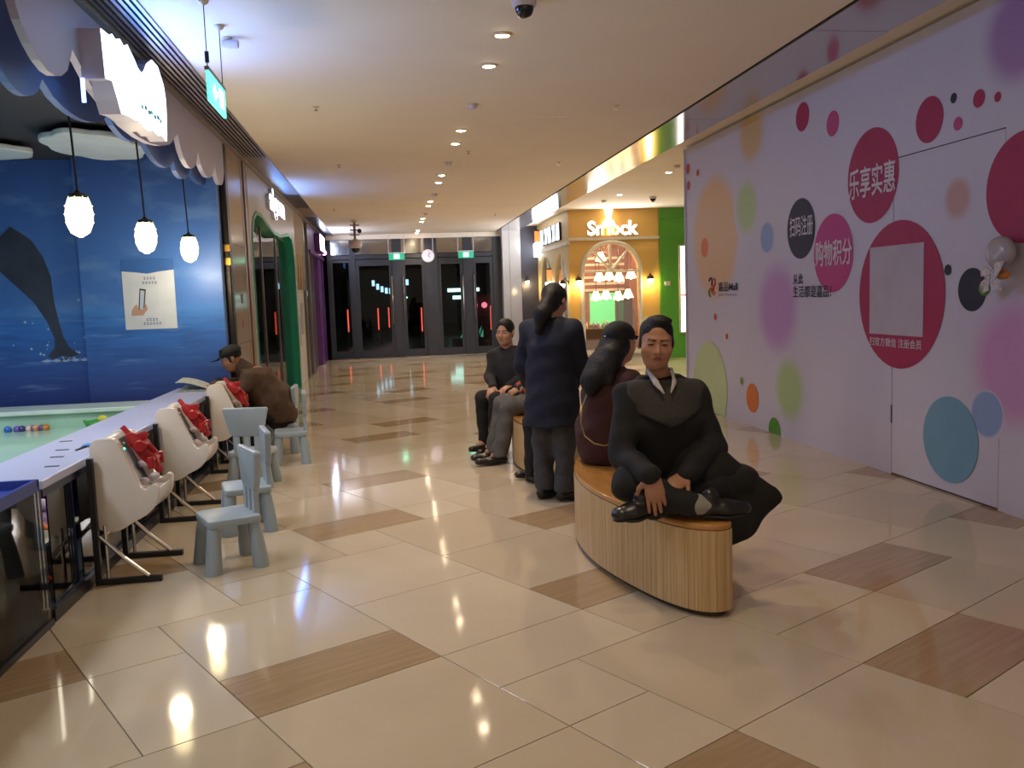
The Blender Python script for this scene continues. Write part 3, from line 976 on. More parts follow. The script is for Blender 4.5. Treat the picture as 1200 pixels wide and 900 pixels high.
def toy(label, x, y, z, s, c):
    t = thing('plush_toy', label, 'toy', (x, y, z), random.uniform(-1, 1), 'toys on the rack under the counter')
    m = mat('toy ' + c, c, rough=0.8, var=0.15, scale=30)
    sdf_mesh('body', [ell((0, 0, s * 0.55), (s * 0.5, s * 0.45, s * 0.55), 0.01), ell((0, -s * 0.35, s * 0.2), (s * 0.3, s * 0.35, s * 0.2), 0.02), cone((-s * 0.4, 0, s * 0.7), (-s * 0.7, -0.2 * s, s * 0.4), s * 0.16, s * 0.14), cone((s * 0.4, 0, s * 0.7), (s * 0.7, -0.2 * s, s * 0.4), s * 0.16, s * 0.14)], 0.008, m, t)
    sdf_mesh('head', [ell((0, -0.05 * s, s * 1.4), (s * 0.42, s * 0.4, s * 0.4), 0.01), ell((-s * 0.3, 0, s * 1.75), (s * 0.14, s * 0.1, s * 0.14), 0.02), ell((s * 0.3, 0, s * 1.75), (s * 0.14, s * 0.1, s * 0.14), 0.02)], 0.008, m, t)
for k, (y, z, lab) in enumerate(((4.54, 0.06, 'sandy toy on the lower shelf of the rack, nearest the glass case'), (4.74, 0.06, 'rust red toy on the lower shelf of the rack'), (4.94, 0.06, 'cream toy on the lower shelf of the rack, farthest from the case'), (4.54, 0.34, 'green toy on the upper shelf of the rack, nearest the glass case'), (4.74, 0.34, 'orange toy on the upper shelf of the rack'), (4.94, 0.34, 'purple toy on the upper shelf of the rack, farthest from the case'))):
    toy(lab, -1.87, y, z, 0.085, TOYC[k])
bag = thing('snack_bag', 'gold and black snack bag in the glass case top', 'bag', (-1.84, 4.12, 0.676))
MB().add([(-0.05, -0.03, 0), (0.06, -0.02, 0.0), (0.05, 0.05, 0.0), (-0.06, 0.04, 0.0), (-0.045, -0.01, 0.05), (0.05, -0.01, 0.055), (0.04, 0.03, 0.05), (-0.05, 0.03, 0.045)], [(0, 3, 2, 1), (4, 5, 6, 7), (0, 1, 5, 4), (1, 2, 6, 5), (2, 3, 7, 6), (3, 0, 4, 7)]).build('pouch', mat('gold foil', '#c59a2e', rough=0.3, metal=0.6), bag, bevel=0.012)
MB().prism([(-0.03, 0.01), (0.03, 0.01), (0.02, 0.045), (-0.02, 0.04)], -0.034, -0.028, 'y').build('label_patch', mat('brown bag print', '#4a2a1c'), bag)

# ------------------------------------------------ pool
M_pool = mat('pale green pool liner', '#9fc4ae', rough=0.3, var=0.04)
M_rim = mat('white pool rim', '#c3d6cc', rough=0.25)
pool = thing('paddling_pool', 'pale green play pool with white rim behind the counter', 'pool', (-3.6, 6.0, 0))
MB().box(-1.5, 1.46, -3.4, 2.6, 0.0, 0.3).build('basin_floor', M_pool, pool)
for x0, x1, y0, y1 in ((-1.5, 1.46, 2.5, 2.62), (-1.5, -1.4, -3.4, 2.5), (1.38, 1.46, -3.4, 2.5)):
    MB().box(x0, x1, y0, y1, 0.3, 0.56).build('basin_wall', M_pool, pool)
for x0, x1, y0, y1 in ((-1.5, 1.46, 2.46, 2.95), (-1.5, -1.38, -3.4, 2.46), (1.36, 1.47, -3.4, 2.46)):
    MB().box(x0, x1, y0, y1, 0.56, 0.6).build('rim', M_rim, pool, bevel=0.006)
wm = mat('cloudy pool water', '#a4c8b2', rough=0.12, spec=0.35, var=0.05, scale=1.5)
MB().box(-1.4, 1.38, -3.38, 2.5, 0.415, 0.425).build('water', wm, pool)
BALLS = [(-3.226, 7.837, 0.035, '#2f62b4', 'blue ball floating farthest left in the pool'), (-3.153, 7.86, 0.034, '#6a4fa0', 'purple ball floating in the pool beside the blue one'), (-3.115, 7.98, 0.034, '#2b2f6a', 'navy ball floating between purple and pink balls'), (-3.062, 7.934, 0.03, '#d8b4a8', 'small pale pink ball floating in the pool'), (-3.01, 7.916, 0.034, '#d08a5c', 'peach ball floating in the middle of the group'), (-3.022, 8.02, 0.034, '#7a5a78', 'dusky violet ball behind the peach ball'), (-2.96, 8.02, 0.034, '#5a4a70', 'dark plum ball by the brown ball'), (-2.93, 7.95, 0.036, '#b4783c', 'brown orange ball floating farthest right of the group')]
for x, y, r, c, lab in BALLS:
    x, y = x * 1.072, min(y * 1.072, 8.40 + 0.05 * (x + 3.1))
    b = thing('play_ball', lab, 'ball', (x, y, 0.418), 0, 'play balls floating in the pool')
    MB().ball((0, 0, r * 0.8), r, 18).build('shell', mat('ball ' + c, c, rough=0.3), b, smooth=True)
    MB().lathe([(r * 0.99, -0.0012), (r * 1.008, 0), (r * 0.99, 0.0012)], (0, 0, r * 0.8), 18).build('seam', mat('ball seam ' + c, tuple(x_ * 0.75 for x_ in hexc(c)), rough=0.4), b)
dk = thing('bath_toy', 'green and yellow floating bath toy near the counter', 'toy', (-2.68, 8.35, 0.41))
sdf_mesh('body', [ell((0, 0, 0.05), (0.085, 0.06, 0.05), 0.02), cone((-0.07, 0, 0.06), (-0.11, 0, 0.09), 0.03, 0.01)], 0.008, mat('toy green', '#3f8f3a', rough=0.4), dk)
sdf_mesh('head', [ell((0.05, 0, 0.10), (0.04, 0.035, 0.035), 0.01), cone((0.08, 0, 0.095), (0.105, 0, 0.09), 0.014, 0.008)], 0.006, mat('toy yellow', '#c8c03a', rough=0.4), dk)

# blue wrapper lying on the counter
wr = thing('blue_wrapper', 'small blue wrapper lying on the counter behind the nearest game cabinet', 'wrapper', (-1.78, 5.4, 0.7))
MB().add([(-0.05, -0.03, 0.001), (0.05, -0.035, 0.001), (0.055, 0.03, 0.001), (-0.045, 0.035, 0.001), (-0.04, -0.02, 0.012), (0.03, -0.03, 0.02), (0.04, 0.02, 0.01), (-0.03, 0.03, 0.018)], [(0, 3, 2, 1), (4, 5, 6, 7), (0, 1, 5, 4), (1, 2, 6, 5), (2, 3, 7, 6), (3, 0, 4, 7)]).build('sheet', mat('blue foil', '#4f7fb0', rough=0.3), wr, bevel=0.004)
MB().box(-0.03, 0.02, -0.038, -0.028, 0.004, 0.012).build('fold', MATS['blue foil'], wr)

# the shop's own ceiling downlights
for k, (x, y) in enumerate(((-2.7, 3.6), (-3.4, 5.4), (-4.4, 5.0), (-3.9, 6.8))):
    d = thing('shop_downlight', 'recessed cool downlight in the play shop ceiling, %s from the camera, out of view' % ('first', 'second', 'third', 'fourth')[k], 'downlight', (x, y, 3.0), 0, 'shop ceiling downlights')
    MB().lathe([(0.06, 0.0), (0.06, -0.008), (0.045, -0.012)], n=18).build('ring', mat('shop lamp ring', '#9a9aa4', rough=0.4), d)
    MB().lathe([(0.04, -0.012), (0.03, -0.018), (0.005, -0.02)], n=14).build('lens', emis('cool lens', (0.85, 0.92, 1.0), 12.0), d)
    L_ = bpy.data.lights.new('shop_beam', 'SPOT')
    L_.energy = 170
    L_.color = (0.80, 0.88, 1.0)
    L_.spot_size = math.radians(140)
    L_.spot_blend = 0.8
    L_.shadow_soft_size = 0.3
    lo = bpy.data.objects.new('shop_beam', L_)
    COL.objects.link(lo)
    lo.parent = d
    lo.location = (0, 0, -0.03)
# ================================================================ GAME CABINETS
M_shell = mat('glossy ivory plastic', '#ddd4c8', rough=0.22, var=0.02)
M_redp = mat('red toy plastic', '#a81a20', rough=0.3, var=0.1)
M_chrome = mat('chrome tube', '#b8b2aa', rough=0.2, metal=1.0)
M_blk = mat('black powder coat', '#17171b', rough=0.4)
M_panel = mat('dark control panel', '#1a1c24', rough=0.35, var=0.3, scale=20)
M_fluff = mat('pale plastic clip', '#cbbfc4', rough=0.5)
M_ledg = emis('green led', (0.1, 0.9, 0.5), 1.5)
def profile_round(pts, n=5, r=0.03):
    out = []
    N = len(pts)
    for i in range(N):
        p0, p1, p2 = Vector(pts[i - 1]), Vector(pts[i]), Vector(pts[(i + 1) % N])
        d0, d1 = (p0 - p1), (p2 - p1)
        rr = min(r, d0.length * 0.45, d1.length * 0.45)
        a, b = p1 + d0.normalized() * rr, p1 + d1.normalized() * rr
        for k in range(n + 1):
            t = k / n
            q = a * (1 - t) ** 2 + p1 * 2 * t * (1 - t) + b * t * t
            out.append((q.x, q.y))
    return out
def make_game(label, loc):
    """local: origin at the floor under the rear post, +X towards the player, width along Y"""
    g = thing('game_cabinet', label, 'game machine', loc, 0, 'ivory children game cabinets along the counter')
    side = profile_round([(-0.025, 0.30), (-0.03, 0.76), (0.0, 0.80), (0.095, 0.80), (0.115, 0.785), (0.225, 0.515), (0.25, 0.505), (0.285, 0.535), (0.312, 0.525), (0.305, 0.43), (0.25, 0.365), (0.17, 0.33), (0.12, 0.295), (0.06, 0.28)], 4, 0.04)
    inner = profile_round([(-0.02, 0.31), (-0.025, 0.76), (0.0, 0.79), (0.045, 0.79), (0.06, 0.765), (0.185, 0.49), (0.28, 0.48), (0.308, 0.51), (0.30, 0.43), (0.25, 0.37), (0.17, 0.335), (0.12, 0.30), (0.06, 0.285)], 3, 0.03)
    sh = MB()
    sh.prism(side, -0.02, 0.03, 'y')
    sh.prism(side, 0.31, 0.36, 'y')
    sh.prism(inner, 0.03, 0.31, 'y')
    sh.build('shell', M_shell, g, bevel=0.012, seg=3, smooth=True)
    # sloping control panel between the side cheeks
    pn = MB()
    pn.add([(0.066, 0.04, 0.768), (0.066, 0.30, 0.768), (0.178, 0.30, 0.522), (0.178, 0.04, 0.522), (0.058, 0.04, 0.762), (0.058, 0.30, 0.762), (0.172, 0.30, 0.514), (0.172, 0.04, 0.514)], [(0, 1, 2, 3), (4, 7, 6, 5), (0, 4, 5, 1), (1, 5, 6, 2), (2, 6, 7, 3), (3, 7, 4, 0)])
    pnl = pn.build('control_panel', M_panel, g)
    for k in range(6):
        y = 0.06 + 0.04 * k
        MB().ball((0.083 + 0.012 * (k % 2), y, 0.737 - 0.026 * (k % 2)), 0.008, 8).build('button', (M_ledg, M_fluff, M_redp)[k % 3], pnl)
    # red toy blaster mounted along the slope: X runs down the slope, Z away from it
    MX = Matrix.Translation((0.125, 0.17, 0.80)) @ Matrix.Rotation(math.radians(54), 4, 'Y')
    bm_ = MB()
    bm_.prism([(0.0, -0.018), (0.03, -0.03), (0.16, -0.035), (0.24, -0.02), (0.245, 0.02), (0.20, 0.04), (0.13, 0.028), (0.07, 0.045), (0.03, 0.035), (0.0, 0.015)], -0.026, 0.026, 'y')
    bl = link('toy_blaster', bm_.mesh('toy_blaster', M_redp, bevel=0.006, seg=2, smooth=True, xf=MX), g)
    def bp(nm, mb, bev=0.0, m=M_redp):
        link(nm, mb.mesh(nm, m, bevel=bev, seg=2, smooth=True, xf=MX), bl)
    bp('barrel', MB().lathe([(0.012, -0.05), (0.016, -0.045), (0.016, 0.0), (0.02, 0.01)], (0, 0, 0.0), 12, 'x'))
    bp('drum', MB().lathe([(0.03, -0.055), (0.036, -0.045), (0.036, 0.045), (0.03, 0.055)], (0.10, 0, 0.015), 14, 'y'))
    bp('handle_bar', MB().tube([(0.20, -0.10, 0.02), (0.20, 0.10, 0.02)], 0.014, 10))
    for s_ in (-1, 1):
        bp('grip', MB().tube([(0.185, s_ * 0.10, 0.035), (0.24, s_ * 0.10, 0.0)], 0.02, 10), 0.004)
        bp('fin', MB().prism([(0.03, 0.03), (0.09, 0.04), (0.075, 0.085), (0.045, 0.07)], s_ * 0.016 - 0.004, s_ * 0.016 + 0.004, 'y'), 0.002)
    bp('rear_knob', MB().lathe([(0.012, 0.235), (0.022, 0.245), (0.022, 0.275), (0.012, 0.285)], (0, 0, 0.0), 12, 'x'))
    bp('sight', MB().box(0.12, 0.18, -0.008, 0.008, 0.03, 0.06), 0.003)
    for k, (x, y, z) in enumerate(((0.145, 0.06, 0.60), (0.155, 0.28, 0.60), (0.215, 0.09, 0.535), (0.23, 0.26, 0.53))):
        MB().ball((x, y, z), (0.03, 0.03, 0.022), 10).build('pivot', M_fluff, g, smooth=True)
    # stand
    for y in (-0.05, 0.45):
        MB().box(-0.035, -0.005, y - 0.015, y + 0.015, 0.0, 0.70).build('post', M_blk, g)
        MB().box(-0.03, 0.31, y - 0.018, y + 0.018, 0.0, 0.032).build('foot', M_blk, g, bevel=0.004)
        MB().tube([(0.0, y, 0.27), (0.12, y, 0.14), (0.24, y, 0.032)], 0.013, 8).build('brace', M_chrome, g)
        MB().tube([(0.03, y, 0.03), (0.03, y, 0.33)], 0.01, 8).build('strut', M_chrome, g)
    MB().tube([(-0.01, -0.05, 0.25), (-0.01, 0.45, 0.25)], 0.012, 8).build('crossbar', M_chrome, g)
    return g
make_game('nearest ivory children game cabinet with red toy blaster', (-1.615, 4.98, 0))
make_game('middle ivory children game cabinet with red toy blaster', (-1.615, 6.34, 0))
make_game('farthest ivory children game cabinet, beside the reading man', (-1.615, 8.10, 0))

# ================================================================ CHILD CHAIRS
M_chair = mat('pale blue grey plastic', '#98a5ac', rough=0.4, var=0.03)
def rr(w, d, r, n=5):
    pts = []
    for cx, cy, a0 in ((w - r, d - r, 0), (-w + r, d - r, PI / 2), (-w + r, -d + r, PI), (w - r, -d + r, 1.5 * PI)):
        for k in range(n + 1):
            a = a0 + k * PI / 2 / n
            pts.append((cx + r * math.cos(a), cy + r * math.sin(a)))
    return pts
def make_chair():
    c = thing('child_chair', '', 'chair', (0, 0, 0), 0, 'pale blue plastic child chairs')
    # faces -Y, back at +Y
    MB().prism(rr(0.17, 0.15, 0.035), 0.262, 0.305).build('seat', M_chair, c, bevel=0.01, seg=2, smooth=True)
    for sx in (-1, 1):
        for sy in (-1, 1):
            o = MB().lathe([(0.046, 0.0), (0.047, 0.02), (0.036, 0.27)], n=14).build('leg', M_chair, c, smooth=True)
            sh = Matrix.Identity(4)
            sh[0][2] = -sx * 0.11
            sh[1][2] = -sy * 0.09
            o.data.transform(sh)
            o.location = (sx * 0.15, sy * 0.135, 0)
    back = profile_round([(-0.13, 0.435), (0.13, 0.435), (0.185, 0.655), (0.175, 0.67), (-0.175, 0.67), (-0.185, 0.655)], 5, 0.05)
    o = MB().prism(back, -0.02, 0.02, 'y').build('backrest', M_chair, c, bevel=0.01, seg=2, smooth=True)
    o.location = (0, 0.14, 0)
    for x in (-0.085, 0.0, 0.085):
        MB().box(x - 0.024, x + 0.024, 0.122, 0.155, 0.29, 0.45).build('slat', M_chair, c, bevel=0.006)
    return c
ch0 = make_chair()
CH = [(-0.975, 5.15, -66, 'nearest pale blue child chair facing the game cabinets'),
      (-1.0, 5.97, -76, 'second nearest pale blue child chair, behind the nearest'),
      (-1.17, 7.42, 172, 'pale blue child chair with its back to the camera by the farthest cabinet'),
      (-0.97, 8.42, -84, 'pale blue child chair standing right of the reading man'),
      (-1.12, 9.05, -90, 'pale blue child chair the reading man sits on')]
for k, (x, y, a, lab) in enumerate(CH):
    if k == 0:
        ch0.location = (x, y, 0)
        ch0.rotation_euler = (0, 0, math.radians(a))
        ch0['label'] = lab
    else:
        dup(ch0, (x, y, 0), math.radians(a), lab)

# ================================================================ BENCHES
M_bwood = mat('bent maple slat', '#b08f60', rough=0.35, col2='#cdae80', scale=5.0, stretch=(12, 12, 0.3), detail=5, coord='World')
M_btop = mat('varnished bench top', '#a9763a', rough=0.16, col2='#b98545', scale=2.2, stretch=(6, 1.0, 1), detail=5, coord='World', coat=0.4)
M_base = mat('dark bench plinth', '#3c3020', rough=0.5)
def bench_outline(off=0.0, n=40):
    """leaf shaped plan, blunt at both ends; the left side bulges"""
    ctrl = [(0.05, -1.03), (-0.04, -1.04), (-0.13, -0.97), (-0.22, -0.8), (-0.31, -0.52), (-0.375, -0.2), (-0.39, 0.1), (-0.36, 0.42), (-0.27, 0.74), (-0.15, 0.96), (-0.04, 1.04), (0.04, 1.03), (0.09, 0.95), (0.13, 0.6), (0.15, 0.2), (0.15, -0.2), (0.13, -0.6), (0.09, -0.94)]
    N = len(ctrl)
    pts = []
    for i in range(N):
        p0, p1, p2, p3 = (Vector(ctrl[(i + k) % N]) for k in (-1, 0, 1, 2))
        for t in range(6):
            t = t / 6
            q = 0.5 * ((2 * p1) + (p2 - p0) * t + (2 * p0 - 5 * p1 + 4 * p2 - p3) * t * t + (3 * p1 - p0 - 3 * p2 + p3) * t ** 3)
            pts.append(q)
    out = []
    for i in range(len(pts)):
        tg = (pts[(i + 1) % len(pts)] - pts[i - 1]).normalized()
        nrm = Vector((-tg.y, tg.x))
        out.append(pts[i] + nrm * off)
    return out
def make_bench(label, loc):
    b = thing('leaf_bench', label, 'bench', loc, 0, 'leaf shaped wooden slat benches')
    MB().prism([tuple(q) for q in bench_outline(-0.03)], 0.0, 0.03).build('plinth', M_base, b)
    MB().prism([tuple(q) for q in bench_outline(-0.01)], 0.03, 0.41).build('core', M_bwood, b)
    tp = MB().prism([tuple(q) for q in bench_outline(0.0)], 0.408, 0.44).build('top', M_btop, b, bevel=0.012, seg=3, smooth=True)
    # upright slats round the side, each a piece of its own
    ol = bench_outline(0.0)
    cum = [0]
    for i in range(len(ol)):
        cum.append(cum[-1] + (ol[(i + 1) % len(ol)] - ol[i]).length)
    L = cum[-1]
    ns = int(L / 0.034)
    def at(s):
        s %= L
        i = max(k for k in range(len(ol)) if cum[k] <= s)
        f = (s - cum[i]) / max(cum[i + 1] - cum[i], 1e-6)
        return ol[i].lerp(ol[(i + 1) % len(ol)], f)
    w = L / ns
    sl = MB().box(-w / 2 + 0.0004, w / 2 - 0.0004, -0.022, 0.0, 0.03, 0.408).mesh('slat', M_bwood, bevel=0.0012, seg=1)
    for k in range(ns):
        p, q = at(k * w), at(k * w + 0.5 * w)
        d = (at(k * w + 0.6 * w) - at(k * w + 0.4 * w)).normalized()
        o = link('slat', sl, b, (q.x, q.y, 0))
        # outline runs clockwise here, so the outside is on the +Y side of the slat
        o.rotation_euler = (0, 0, math.atan2(d.y, d.x))
    return b
make_bench('near leaf shaped wooden bench the cross-legged man sits on', (1.44, 4.75, 0))
make_bench('far leaf shaped wooden bench behind the standing woman', (1.44, 7.5, 0))

# ================================================================ CEILING FITTINGS
M_ring = mat('white lamp ring', '#c9b79c', rough=0.4)
M_lens = emis('downlight lens', (1.0, 0.82, 0.55), 40.0)
M_can = mat('downlight can', '#8a7a62', rough=0.4, metal=0.5)
DOWN = []
for k in range(-2, 6):
    DOWN += [(0.82, 5.84 + 3.24 * k), (0.82, 6.60 + 3.24 * k)]
ORD = ['nearest', 'second', 'third', 'fourth', 'fifth', 'sixth', 'seventh', 'eighth', 'ninth', 'tenth', 'eleventh', 'twelfth', 'thirteenth', 'fourteenth', 'fifteenth', 'sixteenth']
nv = 0
OUTL = ['ceiling downlight behind the camera, outside the photograph', 'ceiling downlight straight above the camera, outside the photograph', 'ceiling downlight over the near floor, above the picture, nearer the camera', 'ceiling downlight over the near bench end, above the picture edge']
for x, y in DOWN:
    vis = y > 5.2
    lab = ('round ceiling downlight, %s in the row counted from the camera' % ORD[nv]) if vis else OUTL.pop(0)
    if vis:
        nv += 1
    d = thing('downlight', lab, 'downlight', (x, y, CEIL), 0, 'row of ceiling downlights' if vis else 'downlights behind the camera')
    MB().lathe([(0.068, 0.0), (0.068, -0.006), (0.05, -0.01), (0.046, -0.006), (0.046, 0.0)], n=20).build('ring', M_ring, d)
    ln = MB().lathe([(0.004, -0.020), (0.03, -0.016), (0.042, -0.007)], n=16).build('lens', M_lens, d)
    ln.rotation_euler = (0.15, 0, 0)
    L_ = bpy.data.lights.new('downlight_beam', 'SPOT')
    L_.energy = DOWN_POWER if vis else DOWN_POWER * 0.42
    L_.color = DOWN_COL
    L_.spot_size = math.radians(130)
    L_.spot_blend = 0.9
    L_.shadow_soft_size = 0.05
    lo = bpy.data.objects.new('downlight_beam', L_)
    COL.objects.link(lo)
    lo.parent = d
    lo.location = (0, 0, -0.03)
def fitting(name, label, cat, x, y, z, kind, group):
    f = thing(name, label, cat, (x, y, z), 0, group)
    if kind == 'smoke':
        MB().lathe([(0.05, 0), (0.052, -0.012), (0.045, -0.02)], n=18).build('base', M_ring, f, smooth=True)
        MB().lathe([(0.04, -0.02), (0.04, -0.034), (0.03, -0.042), (0.01, -0.044)], n=18).build('sensor_head', M_fluff, f, smooth=True)
    elif kind == 'sprinkler':
        MB().lathe([(0.032, 0), (0.034, -0.004), (0.02, -0.008)], n=14).build('escutcheon', M_ring, f)
        MB().lathe([(0.006, -0.006), (0.006, -0.03), (0.018, -0.031), (0.018, -0.033)], n=10).build('deflector', M_chrome, f)
    elif kind == 'dome':
        MB().lathe([(0.07, 0), (0.072, -0.03), (0.06, -0.04)], n=20).build('housing', M_fluff, f, smooth=True)
        MB().lathe([(0.055, -0.038), (0.053, -0.06), (0.04, -0.085), (0.02, -0.098), (0.003, -0.1)], n=20).build('dome', mat('smoked camera dome', '#1a1a20', rough=0.08), f, smooth=True)
    return f
for x, y, lab in ((0.82, 7.9, 'smoke detector between the first downlight pairs'), (0.84, 11.2, 'smoke detector farther along the downlight row'), (0.835, 14.5, 'third smoke detector along the downlight row'), (0.835, 17.75, 'farthest smoke detector along the downlight row')):
    fitting('smoke_detector', lab, 'detector', x, y, CEIL, 'smoke', 'ceiling smoke detectors')
for x, y, lab in ((2.15, 7.98, 'sprinkler head right of the ceiling hatch'), (1.015, 10.37, 'sprinkler head just right of the second downlight pair'), (-0.54, 7.98, 'sprinkler head on the near left ceiling'), (-0.52, 11.29, 'sprinkler head on the middle left ceiling'), (2.27, 11.3, 'sprinkler head on the middle right ceiling'), (2.285, 18.2, 'sprinkler head on the far right ceiling'), (-0.9, 16.6, 'sprinkler head on the far left ceiling')):
    fitting('sprinkler_head', lab, 'sprinkler', x, y, CEIL, 'sprinkler', 'ceiling sprinkler heads')
fitting('dome_camera', 'black dome camera on the ceiling at the top of the picture', 'camera', 0.863, 5.18, CEIL, 'dome', 'ceiling dome cameras')
fitting('dome_camera', 'dome camera on the side bay ceiling in front of the green wall', 'camera', 5.2, 16.7, 3.33, 'dome', 'ceiling dome cameras')
for x, y, lab in ((4.3, 12.6, 'smoke detector on the side bay ceiling near the hoarding'), (4.35, 17.2, 'smoke detector on the side bay ceiling above the shop sign')):
    fitting('smoke_detector', lab, 'detector', x, y, 3.33, 'smoke', 'ceiling smoke detectors')
# track spot at the left edge of the ceiling
ts = thing('track_spot', 'small white spotlight on the ceiling beside the hanging exit sign', 'spotlight', (-0.94, 5.95, CEIL))
MB().lathe([(0.035, 0), (0.035, -0.012), (0.01, -0.014)], n=14).build('base', M_ring, ts)
o = MB().lathe([(0.02, -0.05), (0.028, 0.0), (0.028, 0.05), (0.02, 0.055)], n=14, axis='x').build('barrel', M_fluff, ts, smooth=True)
o.location = (0.02, 0, -0.04)

# hanging exit sign (near)
ex = thing('exit_sign', 'green exit sign hung on two wires below the near ceiling', 'exit sign', (-0.94, 5.22, 2.65), 0, 'green exit signs')
M_exit = emis('green exit panel', (0.12, 0.88, 0.66), 1.2)
M_exitw = emis('exit pictogram', (0.75, 1.0, 0.9), 2.0)
M_clear = glass('clear acrylic', tint=(0.8, 0.95, 0.9), fac=0.05)
MB().box(-0.008, 0.008, 0.0, 0.5, 0.0, 0.165).build('plate', M_exit, ex)
MB().box(-0.012, 0.012, -0.01, 0.51, 0.165, 0.185).build('frame', M_grey, ex)
for y in (0.02, 0.48):
    MB().tube([(0, y, 0.185), (0, y, 0.55)], 0.003, 6).build('wire', M_cord, ex)
MB().lathe([(0.03, 0.0), (0.03, -0.015), (0.008, -0.03)], (0, 0.48, 0.55), 12).build('ceiling_cup', M_ring, ex)
MB().lathe([(0.03, 0.0), (0.03, -0.015), (0.008, -0.03)], (0, 0.02, 0.55), 12).build('ceiling_cup', M_ring, ex)
MB().lathe([(0.012, -0.03), (0.012, 0.03)], (0, 0.02, 0.24), 8).build('gripper', M_blk, ex)
# running figure and arrow
fg = MB()
fg.box(0.008, 0.0105, 0.30, 0.42, 0.03, 0.135)
fg.prism([(0.10, 0.08), (0.17, 0.03), (0.17, 0.065), (0.24, 0.065), (0.24, 0.095), (0.17, 0.095), (0.17, 0.13)], 0.008, 0.0105, 'x')
fg.build('pictogram', M_exitw, ex)

# ================================================================ LIT LETTERS ON THE LEFT SHOPS
def glow_letters(name, label, s, w, h, loc, rot, col, strength, depth=0.05, bold=0.01, ret='#d8d4d8', wsc=1.0):
    t = thing(name, label, 'sign', loc)
    t.rotation_euler = rot
    me = fit(text_mesh(s, 0.3, depth, mat('letter return ' + ret, ret), bold=bold), w, h)
    link('letter_body', me, t, (0, 0, depth / 2))
    me2 = fit(text_mesh(s, 0.3, 0.004, emis('letter glow %s %.1f' % (str(col), strength), col, strength), bold=bold), w, h)
    link('lit_letters', me2, t, (0, 0, depth + 0.003))
    return t
ROT_L = (PI / 2, 0, PI / 2)
sg = glow_letters('letter_sign', 'white glowing letters above the green portal', 'algom', 1.75, 0.42, (FX + 0.002, 13.45, 2.92), ROT_L, (0.85, 0.9, 1.0), 2.2, bold=0.006)
area_light('sign_light', (0, 0, 0.09), (PI, 0, 0), 1.7, 0.4, 12, (0.06, 0.28, 1.0), sg).rotation_euler = (PI, 0, 0)
pb = thing('box_sign', 'white lit box sign on the purple shopfront', 'sign', (FX + 0.002, 21.3, 2.68))
MB().box(0, 0.12, -0.6, 0.9, 0.0, 0.42).build('box', M_purple, pb, bevel=0.008)
MB().box(0.12, 0.124, -0.57, 0.87, 0.03, 0.39).build('lit_face', emis('box sign light', (0.95, 0.93, 1.0), 5.0), pb)
MB().ball((0.08, 1.25, 0.05), 0.06, 12).build('pink_globe', emis('pink sign globe', (1.0, 0.5, 0.8), 4.0), pb)
area_light('sign_light', (0.14, 0.15, 0.2), (0, PI / 2, 0), 0.4, 1.4, 22, (0.55, 0.68, 1.0), pb).rotation_euler = (0, -PI / 2, 0)

# hanging camera cluster near the far end of the left ceiling
hc = thing('hanging_camera', 'camera cluster hung on a rod from the far left ceiling', 'camera', (-0.62, 18.9, 2.55))
MB().tube([(0, 0, 0.65), (0, 0, 0.25)], 0.025, 8).build('rod', M_grey, hc)
MB().lathe([(0.06, 0.65), (0.06, 0.62), (0.03, 0.6)], n=14).build('mount', M_ring, hc)
MB().lathe([(0.03, 0.26), (0.10, 0.22), (0.14, 0.16), (0.13, 0.09), (0.09, 0.06)], n=18).build('housing', M_fluff, hc, smooth=True)
MB().lathe([(0.09, 0.07), (0.08, 0.02), (0.05, -0.02), (0.005, -0.03)], n=18).build('dome', MATS['smoked camera dome'], hc, smooth=True)
for z in (0.33, 0.43, 0.53):
    MB().box(-0.10, 0.10, -0.03, 0.03, z, z + 0.025).build('bracket', M_grey, hc)
MB().lathe([(0.045, -0.08), (0.045, 0.08)], (0.1, 0, 0.42), 10, 'y').build('side_camera', M_blk, hc)
# ================================================================ END WALL: GLASS DOORS
EY = 23.1
M_fr = mat('dark grey door frame', '#3c3e46', rough=0.4, metal=0.3)
M_trans = mat('pale reveal behind transom', '#8d8a8c', rough=0.6)
M_dglass = glass('door glass', tint=(0.75, 0.8, 0.8), fac=0.0, ior=1.22)
ew = struct(MB().box(-2.3, 4.2, EY, EY + 0.2, 3.08, 3.45).build('wall_end', M_ceil), 'bulkhead above the end doors', 'wall')
fx = [-1.5, -0.86, 0.28, 1.17, 2.13, 2.92]          # mullion centres
door = struct(MB().box(-1.6, 3.0, EY + 0.02, EY + 0.18, 2.58, 2.68).build('door_1', M_fr), 'row of dark framed glass entrance doors', 'door')
MB().box(-1.6, 3.0, EY, EY + 0.16, 0.0, 0.012).build('threshold', M_grey, door)
for x, w in zip(fx, (0.1, 0.07, 0.12, 0.16, 0.12, 0.12)):
    MB().box(x - w, x + w, EY, EY + 0.16, 0.012, 3.08).build('mullion', M_fr, door)
